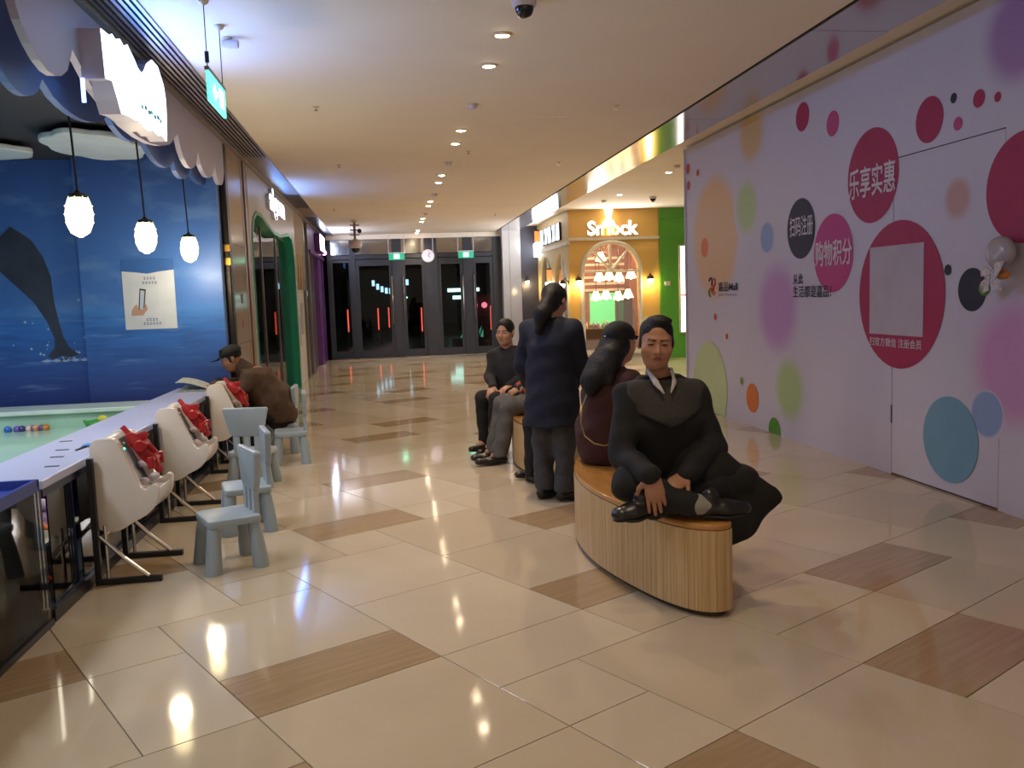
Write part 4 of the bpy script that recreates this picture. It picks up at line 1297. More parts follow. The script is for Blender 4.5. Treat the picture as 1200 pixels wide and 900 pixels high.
for k in range(5):
    x0, x1 = fx[k] + (0.1, 0.07, 0.12, 0.16, 0.12)[k], fx[k + 1] - (0.07, 0.12, 0.16, 0.12, 0.12)[k]
    MB().box(x0, x1, EY + 0.07, EY + 0.08, 2.70, 3.07).build('transom_pane', glass('transom glass', tint=(0.8, 0.8, 0.8), fac=0.25, rough=0.12), door)
    lf = MB()
    fw = 0.09 if k else 0.03
    lf.box(x0, x0 + fw, EY + 0.03, EY + 0.09, 0.02, 2.56).box(x1 - fw, x1, EY + 0.03, EY + 0.09, 0.02, 2.56)
    lf.box(x0 + fw, x1 - fw, EY + 0.03, EY + 0.09, 0.02, 0.2).box(x0 + fw, x1 - fw, EY + 0.03, EY + 0.09, 2.4 if k else 2.5, 2.56)
    leaf = lf.build('door_leaf', M_fr, door)
    MB().box(x0 + fw, x1 - fw, EY + 0.055, EY + 0.065, 0.2, 2.4 if k else 2.5).build('pane', M_dglass, leaf)
    if k:
        hx = x1 - 0.03 if k % 2 else x0 + 0.03
        hz = MB().tube([(hx, EY + 0.03, 0.85), (hx, EY - 0.04, 0.88), (hx, EY - 0.04, 2.1), (hx, EY + 0.03, 2.13)], 0.016, 8)
        hz.build('pull_handle', M_chrome, leaf)
MB().box(-2.3, -1.5, EY, EY + 0.16, 0, 3.2).build('side_panel', M_fr, door)
M_white_stone = mat('polished white stone column', '#b8b2b0', rough=0.1, var=0.04, scale=1.5, coord='World', detail=6)
wc = struct(MB().box(3.02, 3.5, EY - 0.28, EY + 0.2, 0, 3.3).build('wall_column', M_white_stone), 'polished white stone column right of the doors', 'wall')
MB().box(3.2, 3.206, EY - 0.284, EY - 0.279, 0, 3.3).build('joint', M_black, wc)
wd = struct(MB().box(3.5, 4.1, EY - 0.02, EY + 0.2, 0, 3.33).build('wall_dark', mat('dark slate wall', '#3a3a48', rough=0.5)), 'dark slate wall strip beside the yellow shop', 'wall')

# exit signs and clock over the doors
def door_exit(label, x):
    e = thing('exit_sign', label, 'exit sign', (x, EY - 0.35, 2.52), 0, 'green exit signs')
    MB().box(-0.2, 0.2, -0.01, 0.01, 0.0, 0.17).build('plate', mat('dim green exit plate', (0.03, 0.25, 0.15), emit=(0.05, 0.8, 0.4), estr=0.25), e)
    MB().box(-0.07, 0.07, -0.014, -0.01, 0.03, 0.14).build('pictogram', emis('green exit symbol', (0.3, 1.0, 0.65), 2.5), e)
    for s in (-0.2, 0.2):
        MB().tube([(s, 0, 0.17), (s, 0, 0.68)], 0.008, 6).build('hanger', M_fluff, e)
    MB().box(-0.22, 0.22, -0.02, 0.02, 0.165, 0.19).build('rail', M_fluff, e)
door_exit('green exit sign over the left pair of end doors', 0.28)
door_exit('green exit sign over the right pair of end doors', 2.06)
ck = thing('hanging_clock', 'round white clock hung over the middle of the end doors', 'clock', (1.08, EY - 0.35, 2.6))
MB().lathe([(0.16, -0.03), (0.165, -0.02), (0.165, 0.03), (0.15, 0.035)], n=28, axis='y').build('case', M_fluff, ck, smooth=True)
MB().lathe([(0.145, -0.034), (0.145, -0.03)], n=28, axis='y').build('dial', mat('clock dial', '#d9d6e6', emit=(0.7, 0.7, 1.0), estr=0.15), ck)
for a, l in ((0.6, 0.1), (2.3, 0.07)):
    MB().box(-0.006, 0.006, -0.038, -0.034, 0, l).build('hand', M_blk, ck).rotation_euler = (0, a, 0)
for s in (-0.13, 0.13):
    MB().tube([(s, 0, 0.05), (s, 0, 0.6)], 0.008, 6).build('hanger', M_fluff, ck)

# night street beyond the glass
M_night = mat('dark night facade', '#0a0d10', rough=0.9, var=0.4, scale=0.6)
M_asph = mat('wet night paving', '#181c18', rough=0.3, var=0.4, scale=0.8)
struct(MB().box(-25, 25, EY + 0.2, 60, -0.1, -0.02).build('ground_street', M_asph), 'dark paving outside the doors', 'ground')
struct(MB().box(-25, 25, 50, 51, -0.1, 14).build('wall_street', M_night), 'dark building across the street at night', 'wall')
struct(MB().box(-8, -7.8, EY + 0.2, 50, -0.1, 14).build('wall_street_left', M_night), 'dark street side wall left', 'wall')
struct(MB().box(14, 14.2, EY + 0.2, 50, -0.1, 14).build('wall_street_right', M_night), 'dark street side wall right', 'wall')
struct(MB().box(-8, 14, EY + 0.2, 51, 9.0, 9.2).build('ceiling_light_block', M_night), 'unseen dark lid added over the street against stray light', 'ceiling')  # unseen lid, added to keep world light off the dark street
struct(MB().box(-25, 25, EY + 0.2, EY + 0.3, 3.3, 9.2).build('wall_light_block', M_night), 'dark wall added above the doors against stray light', 'wall')  # added to close the gap where world light leaks in
M_neon = emis('red neon tube', (1.0, 0.10, 0.06), 1.1)
for k, (x, y, lab) in enumerate(((-1.35, 30, 'red neon bollard seen through the leftmost narrow pane'), (-0.35, 31, 'red neon bollard seen through the left door, leftmost of three'), (0.02, 33, 'red neon bollard seen through the left door, middle of three'), (0.3, 30, 'red neon bollard seen through the left door, rightmost of three'), (1.05, 28, 'red neon bollard seen through the second door'), (2.35, 28, 'red neon bollard seen through the third door'), (3.15, 27, 'red neon bollard seen through the rightmost door'))):
    nb = thing('neon_bollard', lab, 'street light', (x, y, -0.02), 0, 'red neon bollards outside')
    MB().box(-0.12, 0.12, -0.12, 0.12, 0, 0.1).build('base', M_blk, nb)
    MB().tube([(0, 0, 0.1), (0, 0, 0.5)], 0.05, 8).build('post', M_blk, nb)
    MB().tube([(0, 0, 0.5), (0, 0, 1.25)], 0.022, 8).build('tube', M_neon, nb)
sb = thing('street_sign', 'pale blue lit lettering curved over a far shop', 'sign', (-0.6, 36, 1.46))
M_bl = emis('pale blue lettering', (0.45, 0.75, 1.0), 1.6)
for k in range(9):
    a = (k - 4) * 0.22
    MB().box(k * 0.17, k * 0.17 + 0.11, -0.03, 0.0, 0.29 + 0.021 * (k - 4) ** 2, 0.52 + 0.021 * (k - 4) ** 2).build('letter', M_bl, sb)
MB().box(-0.1, 1.6, 0.0, 0.1, -1.48, 1.14).build('backing', M_night, sb)
MB().box(0.8, 1.4, -0.04, 0.0, 0.09, 0.16).build('lit_bar', emis('teal bar', (0.5, 1.0, 0.9), 2.5), sb)
st = thing('lit_kiosk', 'far kiosk with teal striped lit front outside', 'kiosk', (3.1, 36, 0))
MB().box(-0.8, 0.8, 0, 1.2, -0.02, 2.4).build('body', M_night, st)
for z, w in ((1.75, 1.3), (1.45, 0.9)):
    MB().box(-w / 2, w / 2, -0.05, 0, z, z + 0.14).build('lit_bar', MATS['teal bar'], st)
car = thing('lit_planter', 'green lit planting bed outside the third door', 'planter', (2.4, 26.8, -0.02))
MB().box(-0.5, 0.5, -0.3, 0.3, 0, 0.3).build('trough', M_blk, car, bevel=0.02)
random.seed(3)
for k in range(16):
    x, y = random.uniform(-0.45, 0.45), random.uniform(-0.25, 0.25)
    MB().add([(x - 0.05, y, 0.3), (x + 0.05, y, 0.3), (x + random.uniform(-.15, .15), y - 0.1, 0.3 + random.uniform(0.15, 0.5))], [(0, 1, 2)]).build('leaf', mat('lit green leaf', (0.1, 0.4, 0.25), emit=(0.2, 0.9, 0.6), estr=0.25) if k % 3 else mat('green leaf', '#1c4a22'), car)
ln_ = thing('street_lamp', 'small white street lamp low behind the left pane', 'street light', (-1.1, 30, -0.02))
MB().tube([(0, 0, 0), (0, 0, 0.7)], 0.03, 8).build('post', M_blk, ln_)
MB().ball((0, 0, 0.78), (0.14, 0.1, 0.1), 10).build('globe', emis('street lamp globe', (0.8, 0.95, 1.0), 4.0), ln_)
lt_ = thing('lantern_stand', 'red stall with hanging lanterns outside the rightmost door', 'stall', (3.4, 29.5, -0.02))
MB().box(-0.6, 0.6, 0, 0.5, 0, 0.9).build('counter', mat('dark red stall', '#5a1018'), lt_)
for k in range(4):
    MB().lathe([(0.03, -0.1), (0.09, -0.05), (0.1, 0), (0.09, 0.05), (0.03, 0.1)], (-0.5 + 0.33 * k, 0.0, 1.25), 12).build('lantern', emis('pink lantern', (1.0, 0.25, 0.35), 1.0), lt_)
MB().box(-0.65, 0.65, 0.1, 0.16, 0.9, 1.6).build('back_board', MATS['dark red stall'], lt_)

# ================================================================ YELLOW CORNER SHOP
SY = 19.0
M_yel = mat('mustard yellow shop wall', '#dcb060', rough=0.5, var=0.04, scale=1.5, coord='World')
M_yelp = mat('pale cream yellow wall', '#cdb988', rough=0.5, var=0.04)
M_wtrim = mat('white painted trim', '#d6cfc0', rough=0.4)
M_inter = mat('warm shop interior wall', '#8c5238', rough=0.7, var=0.35, scale=1.2, coord='World')
M_grn = mat('green lacquer wall', '#52992c', rough=0.25, var=0.05, scale=1.0, coord='World')
# front wall with an arched opening: centre 4.93, half width 0.62
AC, AW, A0, AS = 4.93, 0.63, 0.24, 1.98
arch = [(AC + AW, A0), (AC + AW, AS)] + [(AC + AW * math.cos(PI * k / 24), AS + AW * 0.97 * math.sin(PI * k / 24)) for k in range(1, 24)] + [(AC - AW, AS), (AC - AW, A0)]
outer = [(4.0, A0), (4.0, 3.33), (6.03, 3.33), (6.03, A0)]
wy = struct(MB().box(4.0, 6.03, SY, SY + 0.12, 0.0, A0).build('wall_yellow', M_wtrim), 'mustard yellow shop front with arched window', 'wall')
left_half = [(4.0, A0), (AC - AW, A0), (AC - AW, AS)] + [(AC - AW * math.cos(PI / 2 * k / 12), AS + AW * 0.97 * math.sin(PI / 2 * k / 12)) for k in range(1, 13)] + [(AC, 3.33), (4.0, 3.33)]
right_half = [(6.03, A0), (AC + AW, A0), (AC + AW, AS)] + [(AC + AW * math.cos(PI / 2 * k / 12), AS + AW * 0.97 * math.sin(PI / 2 * k / 12)) for k in range(1, 13)] + [(AC, 3.33), (6.03, 3.33)]
MB().prism(left_half, SY, SY + 0.12, 'y').build('wall_half', M_yel, wy)
MB().prism(right_half, SY, SY + 0.12, 'y').build('wall_half', M_yel, wy)
for x0, x1 in ((4.0, AC - AW - 0.08), (AC + AW + 0.08, 6.03)):
    MB().box(x0, x1, SY - 0.02, SY, 0.0, 0.93).build('wainscot', M_wtrim, wy)
MB().box(3.98, 6.05, SY - 0.06, SY, 2.66, 2.72).build('cornice', M_wtrim, wy)
win = struct(MB().box(AC - AW - 0.1, AC + AW + 0.1, SY - 0.08, SY + 0.02, 0.14, A0).build('window_1', M_wtrim), 'arched white shop window', 'window')
MB().tube([(AC + AW + 0.03, SY - 0.02, A0), (AC + AW + 0.03, SY - 0.02, AS)] + [(AC + (AW + 0.03) * math.cos(PI * k / 20), SY - 0.02, AS + (AW + 0.03) * 0.97 * math.sin(PI * k / 20)) for k in range(1, 20)] + [(AC - AW - 0.03, SY - 0.02, AS), (AC - AW - 0.03, SY - 0.02, A0)], 0.05, 8).build('arch_frame', M_wtrim, win)
MB().box(AC - AW, AC + AW, SY, SY + 0.05, AS - 0.03, AS + 0.02).build('transom_bar', M_wtrim, win)
for a in (50, 90, 130):
    a = math.radians(a)
    MB().tube([(AC, SY + 0.02, AS), (AC + AW * math.cos(a), SY + 0.02, AS + AW * 0.97 * math.sin(a))], 0.028, 6).build('glazing_bar', M_wtrim, win)
MB().prism([(AC + AW * math.cos(PI * k / 20), AS + AW * 0.96 * math.sin(PI * k / 20)) for k in range(21)] + [(AC - AW, A0), (AC + AW, A0)], SY + 0.06, SY + 0.066, 'y').build('pane', M_glass, win)
# interior of the shop
inr = struct(MB().box(4.1, 6.1, 21.9, 22.0, 0, 3.3).build('wall_interior', M_inter), 'warm interior wall behind the arched window', 'wall')
M_board = mat('striped wood board', '#8a3f30', rough=0.6)
for k in range(6):
    MB().box(4.15, 6.02, 21.86, 21.9, 1.55 + k * 0.16, 1.61 + k * 0.16).build('wall_batten', M_wtrim, inr)
MB().box(5.1, 5.75, 21.84, 21.9, 0.7, 1.5).build('green_picture', emis('lit green picture', (0.1, 0.55, 0.2), 0.7), inr)
MB().box(5.8, 6.02, 21.2, 21.86, 0, 1.55).build('dark_cabinet', mat('dark cabinet', '#2a2220'), inr)
struct(MB().box(6.03, 6.1, SY + 0.12, 21.9, 0, 3.33).build('wall_interior_side', M_inter), 'shop interior side wall', 'wall')
struct(MB().box(4.1, 6.05, SY + 0.12, 22.0, 3.1, 3.2).build('ceiling_interior', M_inter), 'shop interior ceiling', 'ceiling')
tb = thing('bar_counter', 'dark bar counter crowded with glasses inside the arched window', 'counter', (4.95, 20.6, 0))
MB().box(-0.75, 0.75, -0.2, 0.2, 0, 0.62).build('body', mat('bar body', '#3a2a20'), tb)
MB().box(-0.78, 0.78, -0.24, 0.24, 0.62, 0.66).build('top', mat('bar top', '#55402c', rough=0.3), tb)
random.seed(11)
ORD16 = ['first'] + ORD[1:]
for k in range(16):
    x = 4.3 + k * 0.083
    h = random.uniform(0.1, 0.22)
    c = random.choice(['#6a8ab0', '#b0b8c0', '#7a9a60', '#b08a50', '#8a6aa0', '#c0c0c8'])
    b = thing('bottle', 'small bottle on the bar counter inside the window, %s from the left' % ORD16[k], 'bottle', (x, 20.5 + random.uniform(0, 0.12), 0.66), 0, 'bottles on the bar counter')
    MB().lathe([(0.028, 0), (0.03, 0.01), (0.03, h * 0.55), (0.012, h * 0.75)], n=10).build('body', mat('bottle ' + c, c, rough=0.1), b, smooth=True)
    MB().lathe([(0.012, h * 0.74), (0.012, h)], n=8).build('neck', mat('bottle cap', '#d0c8b0'), b)
# chandelier lamps inside
M_shade = emis('warm lamp shade', (1.0, 0.72, 0.30), 5.0)
def hang_lamp(label, x, y, z):
    p = thing('shaded_lamp', label, 'lamp', (x, y, z), 0, 'warm shaded lamps inside the arched window')
    MB().tube([(0, 0, 0.2), (0, 0, 3.1 - z)], 0.008, 6).build('cord', M_blk, p)
    MB().lathe([(0.05, 0.2), (0.12, 0.03), (0.125, 0.0), (0.11, 0.0), (0.04, 0.18)], n=14).build('shade', M_shade, p)
    MB().ball((0, 0, 0.02), 0.045, 10).build('bulb', emis('lamp bulb', (1.0, 0.85, 0.5), 12.0), p)
for k, (x, z) in enumerate(((4.83, 1.78), (5.08, 1.80), (5.33, 1.76), (5.58, 1.82), (4.84, 1.34), (5.10, 1.36), (5.36, 1.33), (5.62, 1.37))):
    hang_lamp('warm shaded lamp in the arched window, %s row, %s from the left' % ('upper' if k < 4 else 'lower', ('first', 'second', 'third', 'fourth')[k % 4]), x, (19.7 if k < 4 else 20.05) + 0.06 * (k % 3), z)
hang_lamp('single warm lamp high in the arch of the window', 4.80, 19.4, 2.22)
L_ = bpy.data.lights.new('shop_light', 'POINT')
L_.energy = 90
L_.color = (1.0, 0.78, 0.48)
L_.shadow_soft_size = 0.3
lo = bpy.data.objects.new('shop_light', L_)
COL.objects.link(lo)
lo.location = (4.95, 20.3, 2.6)

# left flank of the shop runs to the end wall
wf = struct(MB().box(4.0, 4.1, SY + 0.125, EY - 0.03, 2.62, 3.33).build('wall_flank', M_yelp), 'cream flank of the corner shop with arched openings', 'wall')
MB().box(3.95, 3.998, SY - 0.05, EY - 0.03, 2.58, 2.66).build('cornice', M_wtrim, wf)
for y0, y1 in ((SY + 0.125, 19.35), (20.75, 21.15), (22.6, EY - 0.03)):
    MB().box(4.0, 4.1, y0, y1, 0, 2.62).build('pier', M_yelp, wf)
for y0, y1 in ((19.35, 20.75), (21.15, 22.6)):
    yc, hw = (y0 + y1) / 2, (y1 - y0) / 2
    for s in (-1, 1):
        MB().prism([(yc + s * hw, 2.62), (yc + s * hw, 1.75)] + [(yc + s * hw * math.cos(PI / 2 * k / 8), 1.75 + 0.7 * math.sin(PI / 2 * k / 8)) for k in range(1, 9)] + [(yc, 2.62)], 4.0, 4.1, 'x').build('spandrel', M_yelp, wf)
    MB().box(4.05, 4.06, y0, y1, 0.03, 2.45).build('pane', glass('flank glass', tint=(0.5, 0.5, 0.55), fac=0.2), wf)
    MB().box(4.02, 4.09, yc - 0.03, yc + 0.03, 0, 2.45).build('mullion', M_wtrim, wf)

# signs
sm_ = glow_letters('letter_sign', 'white glowing Smock letters over the arched window', 'Smock', 1.15, 0.32, (4.98, SY - 0.002, 2.92), (PI / 2, 0, 0), (1.0, 0.97, 0.9), 2.2, bold=0.008)
area_light('sign_light', (0, 0, 0.14), (PI, 0, 0), 1.1, 0.3, 20, (1.0, 0.95, 0.88), sm_).rotation_euler = (PI, 0, 0)
M_orange = emis('orange glowing bottle', (1.0, 0.5, 0.12), 1.3)
fk = thing('fork_sign', 'glowing orange and white fork emblem rising through the Smock letters', 'sign', (4.88, SY - 0.065, 2.76))
MB().prism([(-0.05, 0.36), (0.05, 0.36), (0.065, 0.44), (0.09, 0.52), (0.09, 0.57), (0.06, 0.585), (-0.06, 0.585), (-0.09, 0.57), (-0.09, 0.52), (-0.065, 0.44)], -0.03, 0.0, 'y').build('handle', emis('warm white sign', (1.0, 0.85, 0.55), 2.2), fk)
MB().prism([(-0.05, 0.37), (0.05, 0.37), (0.14, 0.26), (0.14, 0.2), (-0.14, 0.2), (-0.14, 0.26)], -0.03, 0.0, 'y').build('shoulder', emis('warm white sign', (1.0, 0.85, 0.55), 2.2), fk)
for k in range(4):
    MB().box(-0.14 + k * 0.08, -0.10 + k * 0.08, -0.03, 0.0, 0.0, 0.2).build('tine', M_orange, fk)
# lit strokes on the flank
fs_ = thing('flank_sign', 'white glowing characters on the flank of the corner shop', 'sign', (4.0, 20.9, 2.72))
M_fl = emis('white flank letters', (0.85, 0.92, 1.0), 3.0)
area_light('sign_light', (-0.1, 0.2, 0.22), (0, PI / 2, 0), 0.4, 2.4, 40, (0.85, 0.92, 1.0), fs_)
M_navyl = mat('navy letter return', '#2a3050')
for k in range(5):
    y = -1.1 + k * 0.52
    lb = MB().box(-0.06, 0.0, y, y + 0.36, 0.02, 0.42).build('letter_box', M_navyl, fs_)
    gm = MB().box(-0.066, -0.06, y + 0.02, y + 0.14, 0.03, 0.40)
    if k % 2:
        gm.prism([(y + 0.14, 0.2), (y + 0.2, 0.2), (y + 0.34, 0.40), (y + 0.26, 0.40)], -0.066, -0.06, 'x')
        gm.prism([(y + 0.14, 0.22), (y + 0.2, 0.22), (y + 0.34, 0.03), (y + 0.26, 0.03)], -0.066, -0.06, 'x')
    else:
        gm.box(-0.066, -0.06, y + 0.14, y + 0.34, 0.03, 0.12).box(-0.066, -0.06, y + 0.24, y + 0.34, 0.12, 0.40)
    gm.build('lit_stroke', M_fl, lb)
for x, y, z, lab in ((3.93, 22.75, 2.5, 'hanging lamp sign with orange neck at the far end of the corner shop'), (3.93, 21.15, 1.45, 'hanging lamp sign with orange neck in front of the cream flank')):
    b = thing('bottle_sign', lab, 'sign', (x, y, z), 0, 'orange necked lit signs')
    MB().box(-0.06, 0.06, -0.22, 0.22, 0.0, 0.36).build('lit_box', emis('white lit box', (0.9, 0.95, 1.0), 5.0), b, bevel=0.02)
    MB().box(-0.05, 0.05, -0.06, 0.06, 0.36, 0.66).build('orange_neck', mat('orange sign neck', '#c8642c', emit=(1.0, 0.4, 0.1), estr=0.5), b)
    MB().box(-0.055, 0.055, -0.07, 0.07, 0.66, 0.69).build('neck_cap', M_blk, b)

# sconces
def sconce(label, x, y, z, nx, ny):
    s = thing('wall_sconce', label, 'lamp', (x, y, z), 0, 'warm wall sconces of the corner shop')
    MB().lathe([(0.05, 0), (0.05, 0.015)], n=12, axis='z').build('wall_plate', M_cap, s).rotation_euler = (PI / 2 if ny else 0, PI / 2 * nx if nx else 0, 0)
    MB().tube([(0, 0, 0), (nx * 0.08, ny * 0.08, 0.1), (nx * 0.14, ny * 0.14, 0.06)], 0.012, 6).build('arm', M_cap, s)
    MB().lathe([(0.03, 0.06), (0.06, 0.02), (0.075, -0.02)], (nx * 0.14, ny * 0.14, 0), 12).build('shade', M_cap, s)
    MB().ball((nx * 0.14, ny * 0.14, -0.05), 0.055, 12).build('bulb', emis('sconce bulb', (1.0, 0.82, 0.45), 14.0), s)
    d = bpy.data.lights.new('sconce_light', 'POINT')
    d.energy = 7
    d.color = (1.0, 0.72, 0.32)
    d.shadow_soft_size = 0.06
    o = bpy.data.objects.new('sconce_light', d)
    COL.objects.link(o)
    o.parent = s
    o.location = (nx * 0.16, ny * 0.16, -0.12)
sconce('wall sconce left of the arched window', 4.17, SY, 1.80, 0, -1)
sconce('wall sconce right of the arched window', 5.80, SY, 1.80, 0, -1)
sconce('wall sconce on the cream flank by the corner', 4.0, 19.15, 1.75, -1, 0)
sconce('wall sconce on the dark slate wall strip', 3.68, EY - 0.02, 1.9, 0, -1)

# green wall with lit poster
wg = struct(MB().box(6.03, 9.5, SY - 0.1, SY + 0.1, 0, 3.33).build('wall_green', M_grn), 'green lacquer wall right of the yellow shop', 'wall')
MB().box(6.03, 9.5, SY - 0.11, SY - 0.1, 3.05, 3.07).build('groove', mat('pale green line', '#6aa040'), wg)
struct(MB().box(9.4, 9.5, 11.06, SY, 0, 3.33).build('wall_side', M_grn), 'green side wall behind the hoarding', 'wall')
lb = thing('light_box', 'white backlit menu poster on the green wall', 'light box', (6.45, SY - 0.1, 0.55))
MB().box(0, 0.9, -0.06, 0.0, 0, 1.95).build('frame', M_wtrim, lb)
MB().box(0.03, 0.87, -0.064, -0.06, 0.03, 1.92).build('lit_poster', emis('backlit poster', (1.0, 0.97, 0.95), 2.6), lb)
MB().box(0.03, 0.87, -0.067, -0.064, 0.82, 0.87).build('red_band', emis('poster red band', (0.9, 0.25, 0.15), 0.8), lb)
MB().lathe([(0.12, -0.067), (0.12, -0.064)], (0.42, 0, 1.35), 16, 'y').build('dish_picture', mat('printed dish', '#3f8a3a', emit=(0.3, 0.6, 0.2), estr=0.4), lb)
sk = thing('wall_socket', 'small white switch plate on the green wall', 'switch', (6.12, SY - 0.1, 1.62))
MB().box(0, 0.13, -0.012, 0, 0, 0.09).build('plate', M_wtrim, sk, bevel=0.004)
for x in (0.02, 0.07):
    MB().box(x, x + 0.04, -0.016, -0.012, 0.02, 0.07).build('rocker', M_fluff, sk)
# wrapped gift with ribbon hung on the hoarding at the right edge
gf = thing('wrapped_gift', 'clear wrapped gift with patterned ribbon bow on the hoarding', 'gift', (HX - 0.08, 5.02, 1.40))
sdf_mesh('wrapped_bag', [ell((0, 0, 0.27), (0.06, 0.12, 0.1), 0.03), cone((0, 0, 0.22), (0, 0.0, 0.12), 0.06, 0.02, 0.03)], 0.01, mat('milky wrapping film', '#a9a2a8', rough=0.2), gf)
M_rib = mat('patterned white ribbon', '#c8bfc4', rough=0.5, var=0.3, scale=60)
for k, (a, l) in enumerate(((0.5, 0.13), (2.4, 0.14), (3.9, 0.12), (5.4, 0.13))):
    dy, dz = math.cos(a) * l, math.sin(a) * l
    MB().add([(-0.05, -dz * 0.2, 0.12 + dy * 0.2), (-0.07, dy * 0.6 - dz * 0.3, 0.12 + dz * 0.6 + dy * 0.3), (-0.05, dy, 0.12 + dz), (-0.06, dy * 0.6 + dz * 0.3, 0.12 + dz * 0.6 - dy * 0.3), (-0.056, -dz * 0.2, 0.12 + dy * 0.2), (-0.076, dy * 0.6 - dz * 0.3, 0.12 + dz * 0.6 + dy * 0.3), (-0.056, dy, 0.12 + dz), (-0.066, dy * 0.6 + dz * 0.3, 0.12 + dz * 0.6 - dy * 0.3)], [(0, 1, 2, 3), (4, 7, 6, 5), (0, 4, 5, 1), (1, 5, 6, 2), (2, 6, 7, 3), (3, 7, 4, 0)]).build('ribbon_loop', M_rib, gf)
MB().ball((-0.03, 0.1, 0.05), (0.02, 0.05, 0.05), 12).build('green_tag', mat('green tag', '#4f8a3a'), gf, smooth=True)
MB().ball((-0.03, -0.07, 0.13), (0.02, 0.06, 0.03), 12).build('orange_tag', mat('orange tag', '#b8742c'), gf, smooth=True)

# side bay downlights in front of the corner shop
for k, (x, y, lab) in enumerate(((4.4, 13.3, 'side bay downlight nearest the hoarding end'), (4.4, 16.2, 'side bay downlight in front of the yellow shop corner'), (6.0, 13.3, 'side bay downlight hidden behind the hoarding'), (6.0, 16.2, 'side bay downlight in front of the green wall'), (8.0, 14.8, 'side bay downlight deep behind the hoarding'))):
    d = thing('downlight', lab, 'downlight', (x, y, 3.33), 0, 'side bay downlights')
    MB().lathe([(0.068, 0.0), (0.068, -0.006), (0.05, -0.01), (0.046, -0.006), (0.046, 0.0)], n=20).build('ring', M_ring, d)
    MB().lathe([(0.004, -0.020), (0.03, -0.016), (0.042, -0.007)], n=16).build('lens', M_lens, d)
    L_ = bpy.data.lights.new('downlight_beam', 'SPOT')
    L_.energy = DOWN_POWER * 1.3
    L_.color = (1.0, 0.88, 0.72)
    L_.spot_size = math.radians(140)
    L_.spot_blend = 0.8
    L_.shadow_soft_size = 0.05
    lo = bpy.data.objects.new('downlight_beam', L_)
    COL.objects.link(lo)
    lo.parent = d
    lo.location = (0, 0, -0.03)
# ================================================================ PEOPLE
def RT(yaw, pitch=0, roll=0):
    """face direction is local -Y; yaw turns it towards +X, pitch tips it down"""
    return np.array((Matrix.Rotation(math.radians(yaw), 3, 'Z') @ Matrix.Rotation(math.radians(pitch), 3, 'X') @ Matrix.Rotation(math.radians(roll), 3, 'Y')))
class Frame:
    def __init__(s, c, R, sc=1.0):
        s.c, s.R, s.s = np.array(c, float), R, sc
    def p(s, q):
        return s.c + s.R @ (np.array(q, float) * s.s)
    def v(s, q):
        return s.R @ np.array(q, float)
    def ell(s, c, r, k=0.012, sub=False):
        return ell(s.p(c), np.array(r) * s.s, k, s.R, sub)
    def cone(s, a, b, ra, rb=None, k=0.012, flat=None):
        return cone(s.p(a), s.p(b), ra * s.s, (ra if rb is None else rb) * s.s, k, None if flat is None else (s.v(flat[0]), flat[1]))
    def plane(s, p, n):
        return plane(s.p(p), s.v(n))
def head_prims(F, fat=1.0):
    P = [F.ell((0, 0.012, 0.035), (0.077, 0.096, 0.085), 0.02), F.ell((0, -0.024, -0.038), (0.062 * fat, 0.067, 0.082), 0.03), F.ell((0, -0.040, -0.088), (0.042 * fat, 0.044, 0.032), 0.03),
         F.ell((0, -0.078, 0.024), (0.052, 0.014, 0.012), 0.02)]
    for s in (-1, 1):
        P += [F.ell((s * 0.038, -0.060, -0.028), (0.028 * fat, 0.026, 0.028), 0.025), F.ell((s * 0.079, 0.014, -0.006), (0.011, 0.02, 0.032), 0.008)]
        P += [F.ell((s * 0.032, -0.097, 0.004), (0.02, 0.014, 0.011), 0.012, True)]
        P += [F.ell((s * 0.032, -0.081, 0.004), (0.016, 0.010, 0.009), 0.006)]
    P += [F.cone((0, -0.086, 0.008), (0, -0.108, -0.030), 0.008, 0.013, 0.012), F.ell((-0.012, -0.098, -0.034), (0.009, 0.01, 0.008), 0.008), F.ell((0.012, -0.098, -0.034), (0.009, 0.01, 0.008), 0.008),
          F.ell((0, -0.088, -0.062), (0.024, 0.010, 0.011), 0.014), F.ell((0, -0.097, -0.0635), (0.026, 0.008, 0.0022), 0.003, True)]
    return P
def unit(v):
    v = np.array(v, float)
    return v / np.linalg.norm(v)
